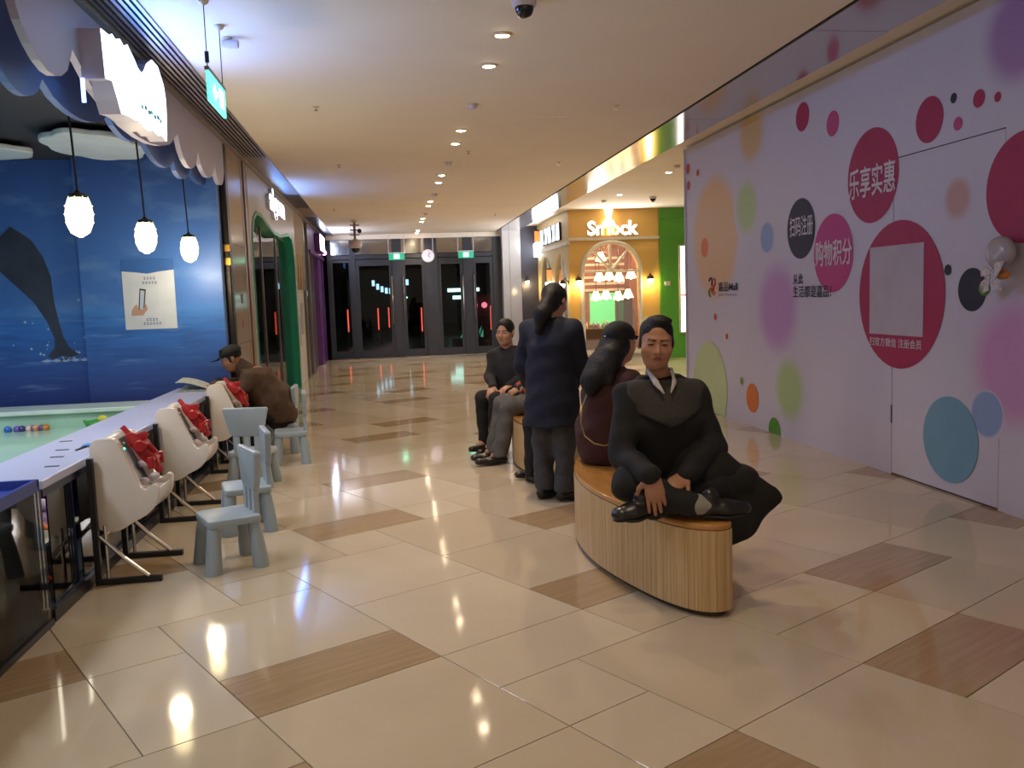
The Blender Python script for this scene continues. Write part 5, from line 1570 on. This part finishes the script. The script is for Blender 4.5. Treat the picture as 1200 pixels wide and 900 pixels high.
def hand_prims(W, f, n, thumb, curl=0.35, sc=1.0, spread=1.0):
    """W wrist, f finger direction, n palm normal (fingers curl towards it), thumb = +1/-1 side of cross(f,n)"""
    W, f = np.array(W, float), unit(f)
    n = unit(np.array(n, float) - f * (np.array(n, float) @ f))
    s = np.cross(f, n) * thumb
    P = [cone(W - 0.004 * f, W + 0.015 * f, 0.027 * sc, 0.027 * sc, 0.015, (n, 0.75)), cone(W + 0.01 * f, W + 0.075 * sc * f, 0.034 * sc, 0.042 * sc, 0.015, (n, 0.42))]
    for o, l, dz in ((0.030, 0.072, 0.0), (0.010, 0.082, 0.006), (-0.010, 0.076, 0.004), (-0.029, 0.058, -0.006)):
        b = W + (0.082 + dz) * sc * f + o * sc * s * spread
        a1, a2, a3 = curl, curl * 2.1, curl * 2.9
        d1, d2, d3 = (unit(f * math.cos(a) + n * math.sin(a) + s * o * 2.5 * spread) for a in (a1, a2, a3))
        p1 = b + d1 * l * sc * 0.45
        p2 = p1 + d2 * l * sc * 0.32
        p3 = p2 + d3 * l * sc * 0.23
        P += [cone(b - f * 0.012, p1, 0.0100 * sc, 0.0092 * sc, 0.003), cone(p1, p2, 0.0092 * sc, 0.0085 * sc, 0.002), cone(p2, p3, 0.0085 * sc, 0.0072 * sc, 0.002)]
    t0 = W + 0.022 * sc * f + 0.026 * sc * s
    t1 = t0 + unit(f * 0.62 + s * 0.72 + n * 0.3) * 0.045 * sc
    t2 = t1 + unit(f * 0.85 + s * 0.35 + n * 0.4) * 0.034 * sc
    P += [cone(t0, t1, 0.015 * sc, 0.011 * sc, 0.01), cone(t1, t2, 0.011 * sc, 0.008 * sc, 0.003)]
    return P
def folds(amp, f=1.0, seed=0.0):
    def fn(x, y, z):
        return amp * (np.sin(31 * f * (0.6 * x + 0.35 * y + z) + seed) * np.sin(23 * f * (x - 0.7 * y - 0.4 * z) + 1.3 + seed) + 0.6 * np.sin(47 * f * (0.3 * z + x * 0.8 + y * 0.5) + 2 * seed))
    return fn
M_skin = [mat('skin tone %d' % i, c, rough=0.5, var=0.08, scale=14, sheen=0.0) for i, c in enumerate(('#a8785c', '#b98a6c', '#96694e'))]
M_hair = mat('black hair', '#14100e', rough=0.62, var=0.5, scale=70, stretch=(1, 1, 0.12), bump=0.6, spec=0.35)
M_eye = mat('dark eyes', '#1a1210', rough=0.15)
M_brow = mat('eyebrows', '#1d1714', rough=0.7)
M_lips = mat('lips', '#8a4a42', rough=0.4)
def face_parts(F, root, off, vox=0.004, brows=True):
    for s in (-1, 1):
        sdf_mesh('eye', [F.ell((s * 0.032, -0.0885, 0.0035), (0.0145, 0.0055, 0.0042), 0.002)], 0.0022, M_eye, root, None, off)
        if brows:
            sdf_mesh('eyebrow', [F.cone((s * 0.014, -0.0915, 0.0235), (s * 0.046, -0.082, 0.027), 0.0048, 0.0036, 0.002)], 0.0022, M_brow, root, None, off)
    sdf_mesh('lips', [F.ell((0, -0.0955, -0.0595), (0.024, 0.0055, 0.0036), 0.003), F.ell((0, -0.0945, -0.0675), (0.021, 0.006, 0.0046), 0.003)], 0.0022, M_lips, root, None, off)
def hair_short(F, root, off, m, vox=0.005):
    sdf_mesh('hair', [F.ell((0, 0.018, 0.044), (0.082, 0.098, 0.084), 0.01), F.ell((0.02, -0.03, 0.112), (0.045, 0.05, 0.018), 0.03), F.ell((-0.072, -0.008, 0.0), (0.012, 0.018, 0.03), 0.01), F.ell((0.072, -0.008, 0.0), (0.012, 0.018, 0.03), 0.01),
                      F.ell((0, -0.118, 0.0), (0.076, 0.076, 0.100), 0.01, True), F.plane((0, -0.035, -0.02), (0, -0.85, -0.5)), F.plane((0, 0, -0.05), (0, 0.0, -1))], vox, m, root, folds(0.0011, 3.0), off)
def limb_pair(a, b, c, r0, r1, r2, k=0.03, flat=None):
    return [cone(a, b, r0, r1, k, flat), cone(b, c, r1, r2, k, flat)]
def shoe(root, off, heel, toe, m, sc=1.0, name='shoe'):
    h, t = np.array(heel, float), np.array(toe, float)
    d = unit(t - h)
    up = np.array((0, 0, 1.0)) - d * d[2]
    up = unit(up)
    P = [cone(h, h + (t - h) * 0.5, 0.036 * sc, 0.044 * sc, 0.02, (up, 0.8)), cone(h + (t - h) * 0.5, t, 0.044 * sc, 0.039 * sc, 0.02, (up, 0.72)), cone(h, h + up * 0.045 * sc + d * 0.01, 0.036 * sc, 0.036 * sc, 0.02)]
    o = sdf_mesh(name, P, 0.0065, m, root, None, off)
    s = sdf_mesh('sole', [cone(h - up * 0.028 * sc, h + (t - h) * 0.5 - up * 0.030 * sc, 0.037 * sc, 0.045 * sc, 0.01, (up, 0.25)), cone(h + (t - h) * 0.5 - up * 0.030 * sc, t - up * 0.02 * sc, 0.045 * sc, 0.036 * sc, 0.01, (up, 0.25))], 0.006, MATS['black shoe sole'], o, None, off)
    return o
mat('black shoe sole', '#141212', rough=0.6)
M_shoe = mat('black leather shoe', '#1b1817', rough=0.32, var=0.15)

def person(J, label, fv, top, trousers, skin=0, vox=0.008, head_rot=(0, 0, 0), fat=1.0, hands=True, tr=(0.15, 0.14, 0.165, 0.075), arm=(0.066, 0.054, 0.043), leg=(0.085, 0.066, 0.055), hem=None, skirt=None, hcfg=None, fold=0.006, flat=0.7, bodyvox=None, collar=True, shoes=True, leg_cut=0.075):
    root = thing('person', label, 'person', (J['pelvis'][0], J['pelvis'][1], 0))
    off = np.array((J['pelvis'][0], J['pelvis'][1], 0.0))
    fv = unit((*fv, 0))
    F = Frame(J['head'], RT(*head_rot))
    spine = [J['pelvis'], J['waist'], J['chest'], J['neck']]
    B = head_prims(F, fat)
    B += [cone(F.p((0, 0.02, -0.05)), J['neck'], 0.052, 0.056, 0.03)]
    B += chain(spine, [tr[0] - 0.03, tr[1] - 0.035, tr[2] - 0.035, 0.055], 0.05, (fv, flat))
    B += [cone(J['sh_r'], J['sh_l'], 0.045, 0.045, 0.05)]
    for s in ('r', 'l'):
        B += limb_pair(J['sh_' + s], J['el_' + s], J['wr_' + s], 0.046, 0.036, 0.027)
        B += limb_pair(J['hip_' + s], J['kn_' + s], J['an_' + s], 0.068, 0.048, 0.036)
        if hands:
            h = hcfg[s] if hcfg else None
            d = unit(np.array(J['wr_' + s]) - np.array(J['el_' + s]))
            f = h[0] if h else d
            n = h[1] if h else -fv
            B += hand_prims(J['wr_' + s], f, n, h[2] if h else 1, h[3] if h else 0.35, h[4] if h and len(h) > 4 else 1.0)
        B += [cone(J['an_' + s], np.array(J['an_' + s]) + unit(np.array(J['toe_' + s]) - np.array(J['an_' + s])) * 0.06, 0.034, 0.03, 0.02)]
    sdf_mesh('body', B, bodyvox or vox, M_skin[skin], root, None, off)
    # upper garment
    T = chain(spine, [tr[0], tr[1], tr[2], tr[3]], 0.06, (fv, flat))
    T += [cone(J['sh_r'], J['sh_l'], arm[0] * 0.95, arm[0] * 0.95, 0.07)]
    for s in ('r', 'l'):
        w = np.array(J['wr_' + s])
        e = np.array(J['el_' + s])
        w2 = w - unit(w - e) * 0.008
        T += limb_pair(J['sh_' + s], e, w2, arm[0], arm[1], arm[2], 0.03)
    if skirt:
        T += skirt
    T += [plane(np.array(J['neck']) + np.array((0, 0, 0.028)), (0, 0, 1))]
    if hem is not None:
        T += [plane((0, 0, hem), (0, 0, -1))]
    sdf_mesh('jacket', T, vox, top, root, folds(fold, 1.0, J['pelvis'][0]), off)
    # trousers
    G = [cone(J['pelvis'], J['pelvis'], tr[0] * 0.98, tr[0] * 0.98, 0.05, (fv, 0.85))]
    for s in ('r', 'l'):
        G += limb_pair(J['hip_' + s], J['kn_' + s], J['an_' + s], leg[0], leg[1], leg[2], 0.04)
    G += [plane(np.array(J['waist']) + np.array((0, 0, 0.05)), (0, 0, 1))]
    if leg_cut:
        G += [plane((0, 0, leg_cut), (0, 0, -1))]
    sdf_mesh('trousers', G, vox, trousers, root, folds(fold, 1.1, 2.0 + J['pelvis'][1]), off)
    if shoes:
        for s in ('r', 'l'):
            a = np.array(J['an_' + s])
            t = np.array(J['toe_' + s])
            h = np.array((a[0], a[1], t[2])) - unit((t[0] - a[0], t[1] - a[1], 0)) * 0.03
            shoe(root, off, h, t, M_shoe)
    return root, off, F

# ---- man sitting cross-legged on the near bench
M_blackj = mat('black wool jacket', '#131211', rough=0.85, var=0.2, scale=60)
M_blackt = mat('black trousers', '#121212', rough=0.85, var=0.2, scale=50)
M_yoke = mat('charcoal grey knit', '#35322f', rough=0.9, var=0.15, scale=90)
M_collar = mat('white shirt collar', '#b9b4b4', rough=0.7)
J = dict(head=(1.268, 4.06, 1.255), neck=(1.30, 4.13, 1.06), chest=(1.315, 4.14, 0.88), waist=(1.32, 4.18, 0.68), pelvis=(1.32, 4.22, 0.56),
         sh_r=(1.15, 4.14, 0.985), el_r=(1.085, 4.05, 0.715), wr_r=(1.15, 3.785, 0.672), sh_l=(1.48, 4.14, 0.985), el_l=(1.555, 4.08, 0.73), wr_l=(1.345, 3.88, 0.635),
         hip_r=(1.24, 4.19, 0.54), kn_r=(1.085, 3.93, 0.60), an_r=(1.34, 3.80, 0.515), hip_l=(1.41, 4.19, 0.54), kn_l=(1.68, 4.03, 0.56), an_l=(1.17, 3.86, 0.50),
         toe_r=(1.56, 3.79, 0.492), toe_l=(1.02, 3.82, 0.485))
man, off, F = person(J, 'man in black jacket sitting cross-legged on the near bench', (-0.2, -1), M_blackj, M_blackt, 0, 0.0085, (-12, 6, 4), 1.15,
                     tr=(0.19, 0.19, 0.205, 0.085), arm=(0.074, 0.066, 0.05), leg=(0.095, 0.078, 0.058), bodyvox=0.005, fold=0.005,
                     hcfg=dict(r=((0.14, -0.10, -0.98), (0.2, 0.97, -0.1), -1, 0.12, 1.12), l=((-0.8, -0.45, -0.35), (0.1, 0.7, -0.7), 1, 0.5)), shoes=False, leg_cut=None)
face_parts(F, man, off)
hair_short(F, man, off, M_hair)
for h, t in (((1.415, 3.795, 0.497), (1.575, 3.785, 0.490)), ((1.135, 3.845, 0.505), (1.015, 3.82, 0.49))):
    shoe(man, off, h, t, M_shoe, 1.22)
sdf_mesh('sock', [cone((1.365, 3.79, 0.518), (1.41, 3.79, 0.510), 0.050, 0.044, 0.01)], 0.006, mat('grey sock', '#8f8a80', rough=0.9), man, None, off)
# coat skirt draped over the knee and down past the end of the bench
sdf_mesh('coat_drape', [cone((1.46, 4.08, 0.66), (1.80, 3.97, 0.495), 0.13, 0.045, 0.05, ((0, 1, 0), 0.7)), cone((1.52, 4.03, 0.56), (1.665, 3.97, 0.35), 0.13, 0.07, 0.05, ((0, 1, 0), 0.55)),
                        cone((1.60, 4.02, 0.50), (1.84, 3.97, 0.475), 0.11, 0.02, 0.04, ((0, 1, 0), 0.5)), cone((1.60, 3.98, 0.42), (1.57, 3.98, 0.30), 0.07, 0.035, 0.04, ((0, 1, 0), 0.4)), cone((1.78, 3.97, 0.46), (1.60, 3.97, 0.32), 0.05, 0.06, 0.05, ((0, 1, 0), 0.45)), cone((1.4, 4.1, 0.55), (1.5, 4.05, 0.60), 0.12, 0.12, 0.05)],
         0.0085, M_blackj, man, folds(0.004, 0.8), off)
# charcoal yoke across the chest and shoulders, white collar
sdf_mesh('sweater', chain([(1.32, 4.115, 0.84), (1.315, 4.115, 0.90), (1.30, 4.11, 1.045)], [0.15, 0.17, 0.085], 0.06, ((-0.2, -1, 0), 0.86)) + [cone((1.16, 4.125, 0.99), (1.47, 4.125, 0.99), 0.074, 0.074, 0.06), plane((0, 0, 1.075), (0, 0, 1)), plane((1.2, 4.0, 0.90), (-0.42, 0, -0.9)), plane((1.42, 4.0, 0.90), (0.42, 0, -0.9))],
         0.0085, M_yoke, man, folds(0.002), off)
for s in (-1, 1):
    sdf_mesh('collar', [cone((1.292 + s * 0.060, 4.08, 1.118), (1.292 + s * 0.046, 4.005, 1.068), 0.011, 0.016, 0.004, ((s * 0.6, -0.8, 0.25), 0.35)), cone((1.292 + s * 0.046, 4.005, 1.068), (1.29 + s * 0.018, 3.965, 1.020), 0.016, 0.006, 0.004, ((s * 0.5, -0.8, 0.3), 0.35)), cone((1.292 + s * 0.060, 4.08, 1.118), (1.30 + s * 0.035, 4.16, 1.125), 0.011, 0.011, 0.004, ((s, 0.3, 0), 0.35))], 0.0045, M_collar, man, None, off)

# ---- woman in a black cap on the near bench, back to the camera
M_maroon = mat('maroon wool coat', '#3c1c17', rough=0.9, var=0.15, scale=40)
fv = (0.86, 0.5)
J = dict(head=(1.425, 5.31, 1.185), neck=(1.38, 5.30, 1.02), chest=(1.34, 5.29, 0.86), waist=(1.31, 5.29, 0.66), pelvis=(1.32, 5.31, 0.56),
         sh_r=(1.44, 5.14, 0.955), el_r=(1.50, 5.10, 0.70), wr_r=(1.66, 5.30, 0.62), sh_l=(1.28, 5.44, 0.955), el_l=(1.34, 5.52, 0.70), wr_l=(1.55, 5.55, 0.62),
         hip_r=(1.39, 5.25, 0.54), kn_r=(1.76, 5.42, 0.53), an_r=(1.80, 5.45, 0.09), hip_l=(1.32, 5.40, 0.54), kn_l=(1.68, 5.60, 0.53), an_l=(1.72, 5.63, 0.09),
         toe_r=(1.95, 5.53, 0.04), toe_l=(1.87, 5.71, 0.04))
w2, off, F = person(J, 'woman in maroon coat and black cap sitting with her back to the camera', fv, M_maroon, M_blackt, 1, 0.009, (112, 4, 0), 0.95, tr=(0.185, 0.175, 0.175, 0.08), arm=(0.07, 0.062, 0.05), flat=0.8, skirt=[cone((1.31, 5.30, 0.62), (1.33, 5.31, 0.53), 0.175, 0.19, 0.05)], hem=0.442)
face_parts(F, w2, off)
M_capb = mat('black cloth cap', '#101010', rough=0.8, var=0.2, scale=60)
cap = sdf_mesh('cap', [F.ell((0, 0.012, 0.05), (0.092, 0.108, 0.09), 0.01), F.plane((0, 0, 0.025), (0, 0, -1))], 0.006, M_capb, w2, None, off)
sdf_mesh('brim', [F.cone((0, -0.09, 0.045), (0, -0.155, 0.03), 0.07, 0.06, 0.01, ((0, 0.2, 1), 0.12))], 0.006, M_capb, cap, None, off)
sdf_mesh('cap_label', [F.ell((0.0, 0.118, 0.04), (0.012, 0.004, 0.006), 0.002)], 0.003, M_collar, cap, None, off)
sdf_mesh('long_hair', [F.ell((0, 0.03, -0.01), (0.085, 0.085, 0.08), 0.02)] + chain([(1.375, 5.30, 1.16), (1.29, 5.26, 1.04), (1.22, 5.22, 0.96), (1.20, 5.19, 0.90)], [0.085, 0.092, 0.065, 0.02], 0.08, ((-0.86, -0.5, 0.3), 0.75)) + [cone((1.36, 5.22, 1.12), (1.32, 5.16, 0.96), 0.06, 0.03, 0.04)], 0.008, M_hair, w2, folds(0.001, 2.0), off)
MB().tube([(q[0] - off[0], q[1] - off[1], q[2]) for q in ((1.20, 5.20, 0.93), (1.145, 5.17, 0.82), (1.125, 5.14, 0.72), (1.14, 5.11, 0.645), (1.19, 5.085, 0.60), (1.25, 5.07, 0.585), (1.32, 5.07, 0.60))], 0.0045, 6).build('chain_strap', mat('pale gold chain', '#a8936a', rough=0.3, metal=0.8), w2)

# ---- woman standing in a navy coat, seen from behind
M_navyc = mat('navy wool coat', '#121627', rough=0.85, var=0.15, scale=50)
M_greyt = mat('dark grey trousers', '#3e3e40', rough=0.85, var=0.15, scale=50)
fv = (0.55, 0.83)
J = dict(head=(1.20, 6.26, 1.450), neck=(1.16, 6.21, 1.315), chest=(1.155, 6.20, 1.14), waist=(1.15, 6.21, 0.96), pelvis=(1.15, 6.22, 0.82),
         sh_r=(1.295, 6.11, 1.245), el_r=(1.365, 6.16, 0.98), wr_r=(1.33, 6.34, 0.82), sh_l=(1.015, 6.30, 1.245), el_l=(0.965, 6.37, 0.99), wr_l=(1.02, 6.50, 0.83),
         hip_r=(1.21, 6.18, 0.80), kn_r=(1.225, 6.17, 0.45), an_r=(1.215, 6.15, 0.09), hip_l=(1.09, 6.26, 0.80), kn_l=(1.085, 6.27, 0.45), an_l=(1.085, 6.26, 0.09),
         toe_r=(1.345, 6.18, 0.045), toe_l=(1.20, 6.32, 0.045))
w3, off, F = person(J, 'woman in navy coat and grey trousers standing with her back to the camera', fv, M_navyc, M_greyt, 1, 0.009, (140, 26, 6), 0.95, tr=(0.175, 0.165, 0.175, 0.085), arm=(0.075, 0.065, 0.052), leg=(0.092, 0.078, 0.072), flat=0.75,
                    skirt=chain([(1.15, 6.21, 0.95), (1.15, 6.215, 0.75), (1.14, 6.22, 0.50)], [0.17, 0.195, 0.22], 0.05, ((0.55, 0.83, 0), 0.78)), hem=0.555)
face_parts(F, w3, off)
sdf_mesh('hair', [F.ell((0, 0.02, 0.035), (0.09, 0.108, 0.097), 0.01), F.ell((0.0, 0.06, -0.05), (0.07, 0.06, 0.07), 0.03), F.plane((0, -0.07, 0.05), (0, -0.8, -0.6))] + [cone(F.p((-0.02, 0.10, 0.0)), (1.085, 6.13, 1.37), 0.05, 0.06, 0.03), cone((1.085, 6.13, 1.37), (1.05, 6.12, 1.25), 0.06, 0.03, 0.03)], 0.007, M_hair, w3, folds(0.001, 2.2), off)

# ---- seated woman in a dark grey sweater on the far bench
M_sweat = mat('dark grey sweater', '#2e2b2d', rough=0.95, var=0.12, scale=80)
J = dict(head=(1.105, 8.36, 1.155), neck=(1.13, 8.42, 0.99), chest=(1.15, 8.43, 0.84), waist=(1.18, 8.44, 0.66), pelvis=(1.20, 8.44, 0.545),
         sh_r=(1.01, 8.47, 0.925), el_r=(0.955, 8.42, 0.73), wr_r=(0.955, 8.24, 0.645), sh_l=(1.27, 8.38, 0.925), el_l=(1.29, 8.25, 0.75), wr_l=(1.11, 8.16, 0.655),
         hip_r=(1.12, 8.48, 0.53), kn_r=(0.86, 8.30, 0.53), an_r=(0.86, 8.36, 0.10), hip_l=(1.22, 8.38, 0.53), kn_l=(0.97, 8.12, 0.53), an_l=(0.93, 8.17, 0.10),
         toe_r=(0.74, 8.30, 0.045), toe_l=(0.80, 8.10, 0.045))
w4, off, F = person(J, 'woman in dark grey sweater and black trousers sitting on the far bench', (-0.4, -0.9), M_sweat, M_blackt, 1, 0.009, (-32, 4, 0), 1.02, tr=(0.17, 0.16, 0.17, 0.075), arm=(0.066, 0.055, 0.042), leg=(0.085, 0.07, 0.05), bodyvox=0.0068,
                    hcfg=dict(r=((-0.3, -0.6, -0.5), (0.1, 0.3, -1), 1, 0.25), l=((-0.75, -0.5, -0.3), (0.1, 0.1, -1), -1, 0.25)), hem=0.56)
face_parts(F, w4, off)
sdf_mesh('hair', [F.ell((0, 0.014, 0.042), (0.086, 0.106, 0.092), 0.01), F.ell((0, 0.10, -0.03), (0.045, 0.04, 0.045), 0.02), F.ell((0, -0.115, -0.01), (0.073, 0.072, 0.104), 0.01, True), F.plane((0, -0.045, -0.04), (0, -0.9, -0.42))], 0.007, M_hair, w4, folds(0.0015, 2.5), off)

# ---- person in grey trousers on the far bench, torso hidden behind the standing woman
M_darkj = mat('dark charcoal jacket', '#222022', rough=0.9, var=0.15, scale=50)
J = dict(head=(1.40, 7.74, 1.17), neck=(1.39, 7.78, 1.01), chest=(1.39, 7.79, 0.86), waist=(1.36, 7.78, 0.67), pelvis=(1.31, 7.77, 0.545),
         sh_r=(1.35, 7.94, 0.94), el_r=(1.27, 7.96, 0.72), wr_r=(1.13, 7.86, 0.66), sh_l=(1.42, 7.62, 0.94), el_l=(1.36, 7.55, 0.72), wr_l=(1.15, 7.70, 0.67),
         hip_r=(1.27, 7.86, 0.53), kn_r=(1.0, 7.86, 0.52), an_r=(0.90, 7.88, 0.10), hip_l=(1.27, 7.68, 0.53), kn_l=(1.03, 7.64, 0.53), an_l=(0.93, 7.68, 0.10),
         toe_r=(0.72, 7.84, 0.045), toe_l=(0.74, 7.64, 0.045))
p5, off, F = person(J, 'person in grey trousers sitting on the far bench, mostly hidden', (-0.97, -0.2), M_darkj, mat('grey trousers', '#56534f', rough=0.85, var=0.15, scale=50), 2, 0.009, (-80, 5, 0), 1.0, tr=(0.17, 0.16, 0.17, 0.08), leg=(0.095, 0.082, 0.072), bodyvox=0.0068,
                    hcfg=dict(r=((-0.6, -0.65, -0.3), (0.1, 0.1, -1), 1, 0.45), l=((-0.7, 0.4, -0.4), (0.2, 0.3, -1), -1, 0.45)), hem=0.5)
face_parts(F, p5, off)
hair_short(F, p5, off, M_hair, 0.008)
for a, b in (((1.17, 7.87, 0.675), (1.15, 7.865, 0.667)), ((1.20, 7.67, 0.68), (1.175, 7.685, 0.675))):
    sdf_mesh('cuff', [cone(a, b, 0.047, 0.045, 0.005)], 0.006, mat('red cuff', '#a02a22', rough=0.8), p5, None, off)

# ---- person in black on the far bench, hidden behind the standing woman except one leg
J = dict(head=(1.40, 6.90, 1.15), neck=(1.40, 6.93, 0.99), chest=(1.39, 6.94, 0.84), waist=(1.36, 6.93, 0.66), pelvis=(1.33, 6.93, 0.545),
         sh_r=(1.36, 7.08, 0.92), el_r=(1.32, 7.10, 0.70), wr_r=(1.20, 7.0, 0.64), sh_l=(1.42, 6.79, 0.92), el_l=(1.36, 6.74, 0.70), wr_l=(1.22, 6.84, 0.64),
         hip_r=(1.28, 7.0, 0.53), kn_r=(1.15, 7.0, 0.52), an_r=(1.14, 7.0, 0.10), hip_l=(1.28, 6.84, 0.53), kn_l=(1.10, 6.82, 0.52), an_l=(1.085, 6.84, 0.10),
         toe_r=(1.0, 6.97, 0.045), toe_l=(1.0, 6.80, 0.045))
J['toe_l'] = (1.17, 6.70, 0.045)
p6, off, F = person(J, 'person in black behind the standing woman, only a trouser leg showing', (-0.95, -0.2), M_blackj, M_blackt, 1, 0.011, (-80, 10, 0), 0.95, tr=(0.165, 0.155, 0.165, 0.08), leg=(0.085, 0.07, 0.062), hem=0.5)
face_parts(F, p6, off)
hair_short(F, p6, off, M_hair, 0.009)

# ---- man in brown jacket reading at the counter
M_brownj = mat('brown padded jacket', '#4b3524', rough=0.75, var=0.2, scale=25)
J = dict(head=(-1.55, 8.90, 0.975), neck=(-1.44, 8.92, 0.85), chest=(-1.31, 8.93, 0.73), waist=(-1.19, 8.95, 0.55), pelvis=(-1.14, 8.97, 0.42),
         sh_r=(-1.38, 9.08, 0.79), el_r=(-1.50, 9.12, 0.70), wr_r=(-1.72, 8.88, 0.735), sh_l=(-1.36, 8.76, 0.79), el_l=(-1.46, 8.70, 0.68), wr_l=(-1.69, 8.68, 0.735),
         hip_r=(-1.17, 9.07, 0.40), kn_r=(-1.46, 9.10, 0.46), an_r=(-1.42, 9.10, 0.10), hip_l=(-1.17, 8.87, 0.40), kn_l=(-1.46, 8.82, 0.46), an_l=(-1.40, 8.82, 0.10),
         toe_r=(-1.57, 9.10, 0.045), toe_l=(-1.55, 8.80, 0.045))
p7, off, F = person(J, 'man in brown jacket and black cap reading a newspaper at the counter', (-0.85, -0.05), M_brownj, M_blackt, 2, 0.009, (-84, 22, 0), 1.0, tr=(0.19, 0.19, 0.195, 0.09), arm=(0.085, 0.072, 0.055), flat=0.85, fold=0.005, bodyvox=0.0068,
                    hcfg=dict(r=((-0.9, -0.3, -0.1), (0, 0, -1), -1, 0.3), l=((-0.95, 0.15, -0.1), (0, 0, -1), 1, 0.3)), hem=0.33, skirt=[cone((-1.17, 8.95, 0.55), (-1.12, 8.97, 0.40), 0.185, 0.17, 0.05)])
face_parts(F, p7, off)
hair_short(F, p7, off, M_hair, 0.008)
sdf_mesh('jacket_collar', [cone((-1.42, 8.93, 0.86), (-1.475, 8.915, 0.905), 0.082, 0.075, 0.01)], 0.008, M_brownj, p7, folds(0.003), off)
cp = sdf_mesh('cap', [F.ell((0, 0.015, 0.062), (0.095, 0.112, 0.075), 0.01), F.plane((0, 0, 0.045), (0, 0, -1))], 0.007, M_capb, p7, None, off)
sdf_mesh('brim', [F.cone((0, -0.10, 0.055), (0, -0.135, 0.045), 0.075, 0.06, 0.01, ((0, 0.2, 1), 0.14))], 0.007, M_capb, cp, None, off)
np_ = thing('newspaper', 'folded newspaper on the counter in front of the reading man', 'newspaper', (-1.87, 8.72, 0.70))
M_news = mat('newsprint', '#a9aca4', rough=0.8, var=0.35, scale=70)
MB().add([(-0.13, -0.16, 0.004), (0.16, -0.14, 0.004), (0.16, 0.14, 0.004), (-0.13, 0.16, 0.03), (-0.13, -0.16, 0.012), (0.16, -0.14, 0.012), (0.16, 0.14, 0.014), (-0.13, 0.16, 0.04)], [(0, 3, 2, 1), (4, 5, 6, 7), (0, 1, 5, 4), (1, 2, 6, 5), (2, 3, 7, 6), (3, 0, 4, 7)]).build('lower_sheet', M_news, np_)
sh_ = MB()
vs, fs = [], []
for i in range(9):
    t = i / 8
    x = -0.15 + 0.30 * t
    z = 0.015 + 0.075 * math.sin(PI * (1 - t) * 0.55)
    vs += [(x, -0.16, z), (x, 0.16, z + 0.02 * (1 - t)), (x, 0.16, z + 0.004 + 0.02 * (1 - t)), (x, -0.16, z + 0.004)]
for i in range(8):
    a, b = 4 * i, 4 * i + 4
    for k in range(4):
        fs.append((a + k, a + (k + 1) % 4, b + (k + 1) % 4, b + k))
fs += [(0, 1, 2, 3), (32, 35, 34, 33)]
sh_.add(vs, fs).build('upper_sheet', M_news, np_, smooth=True)
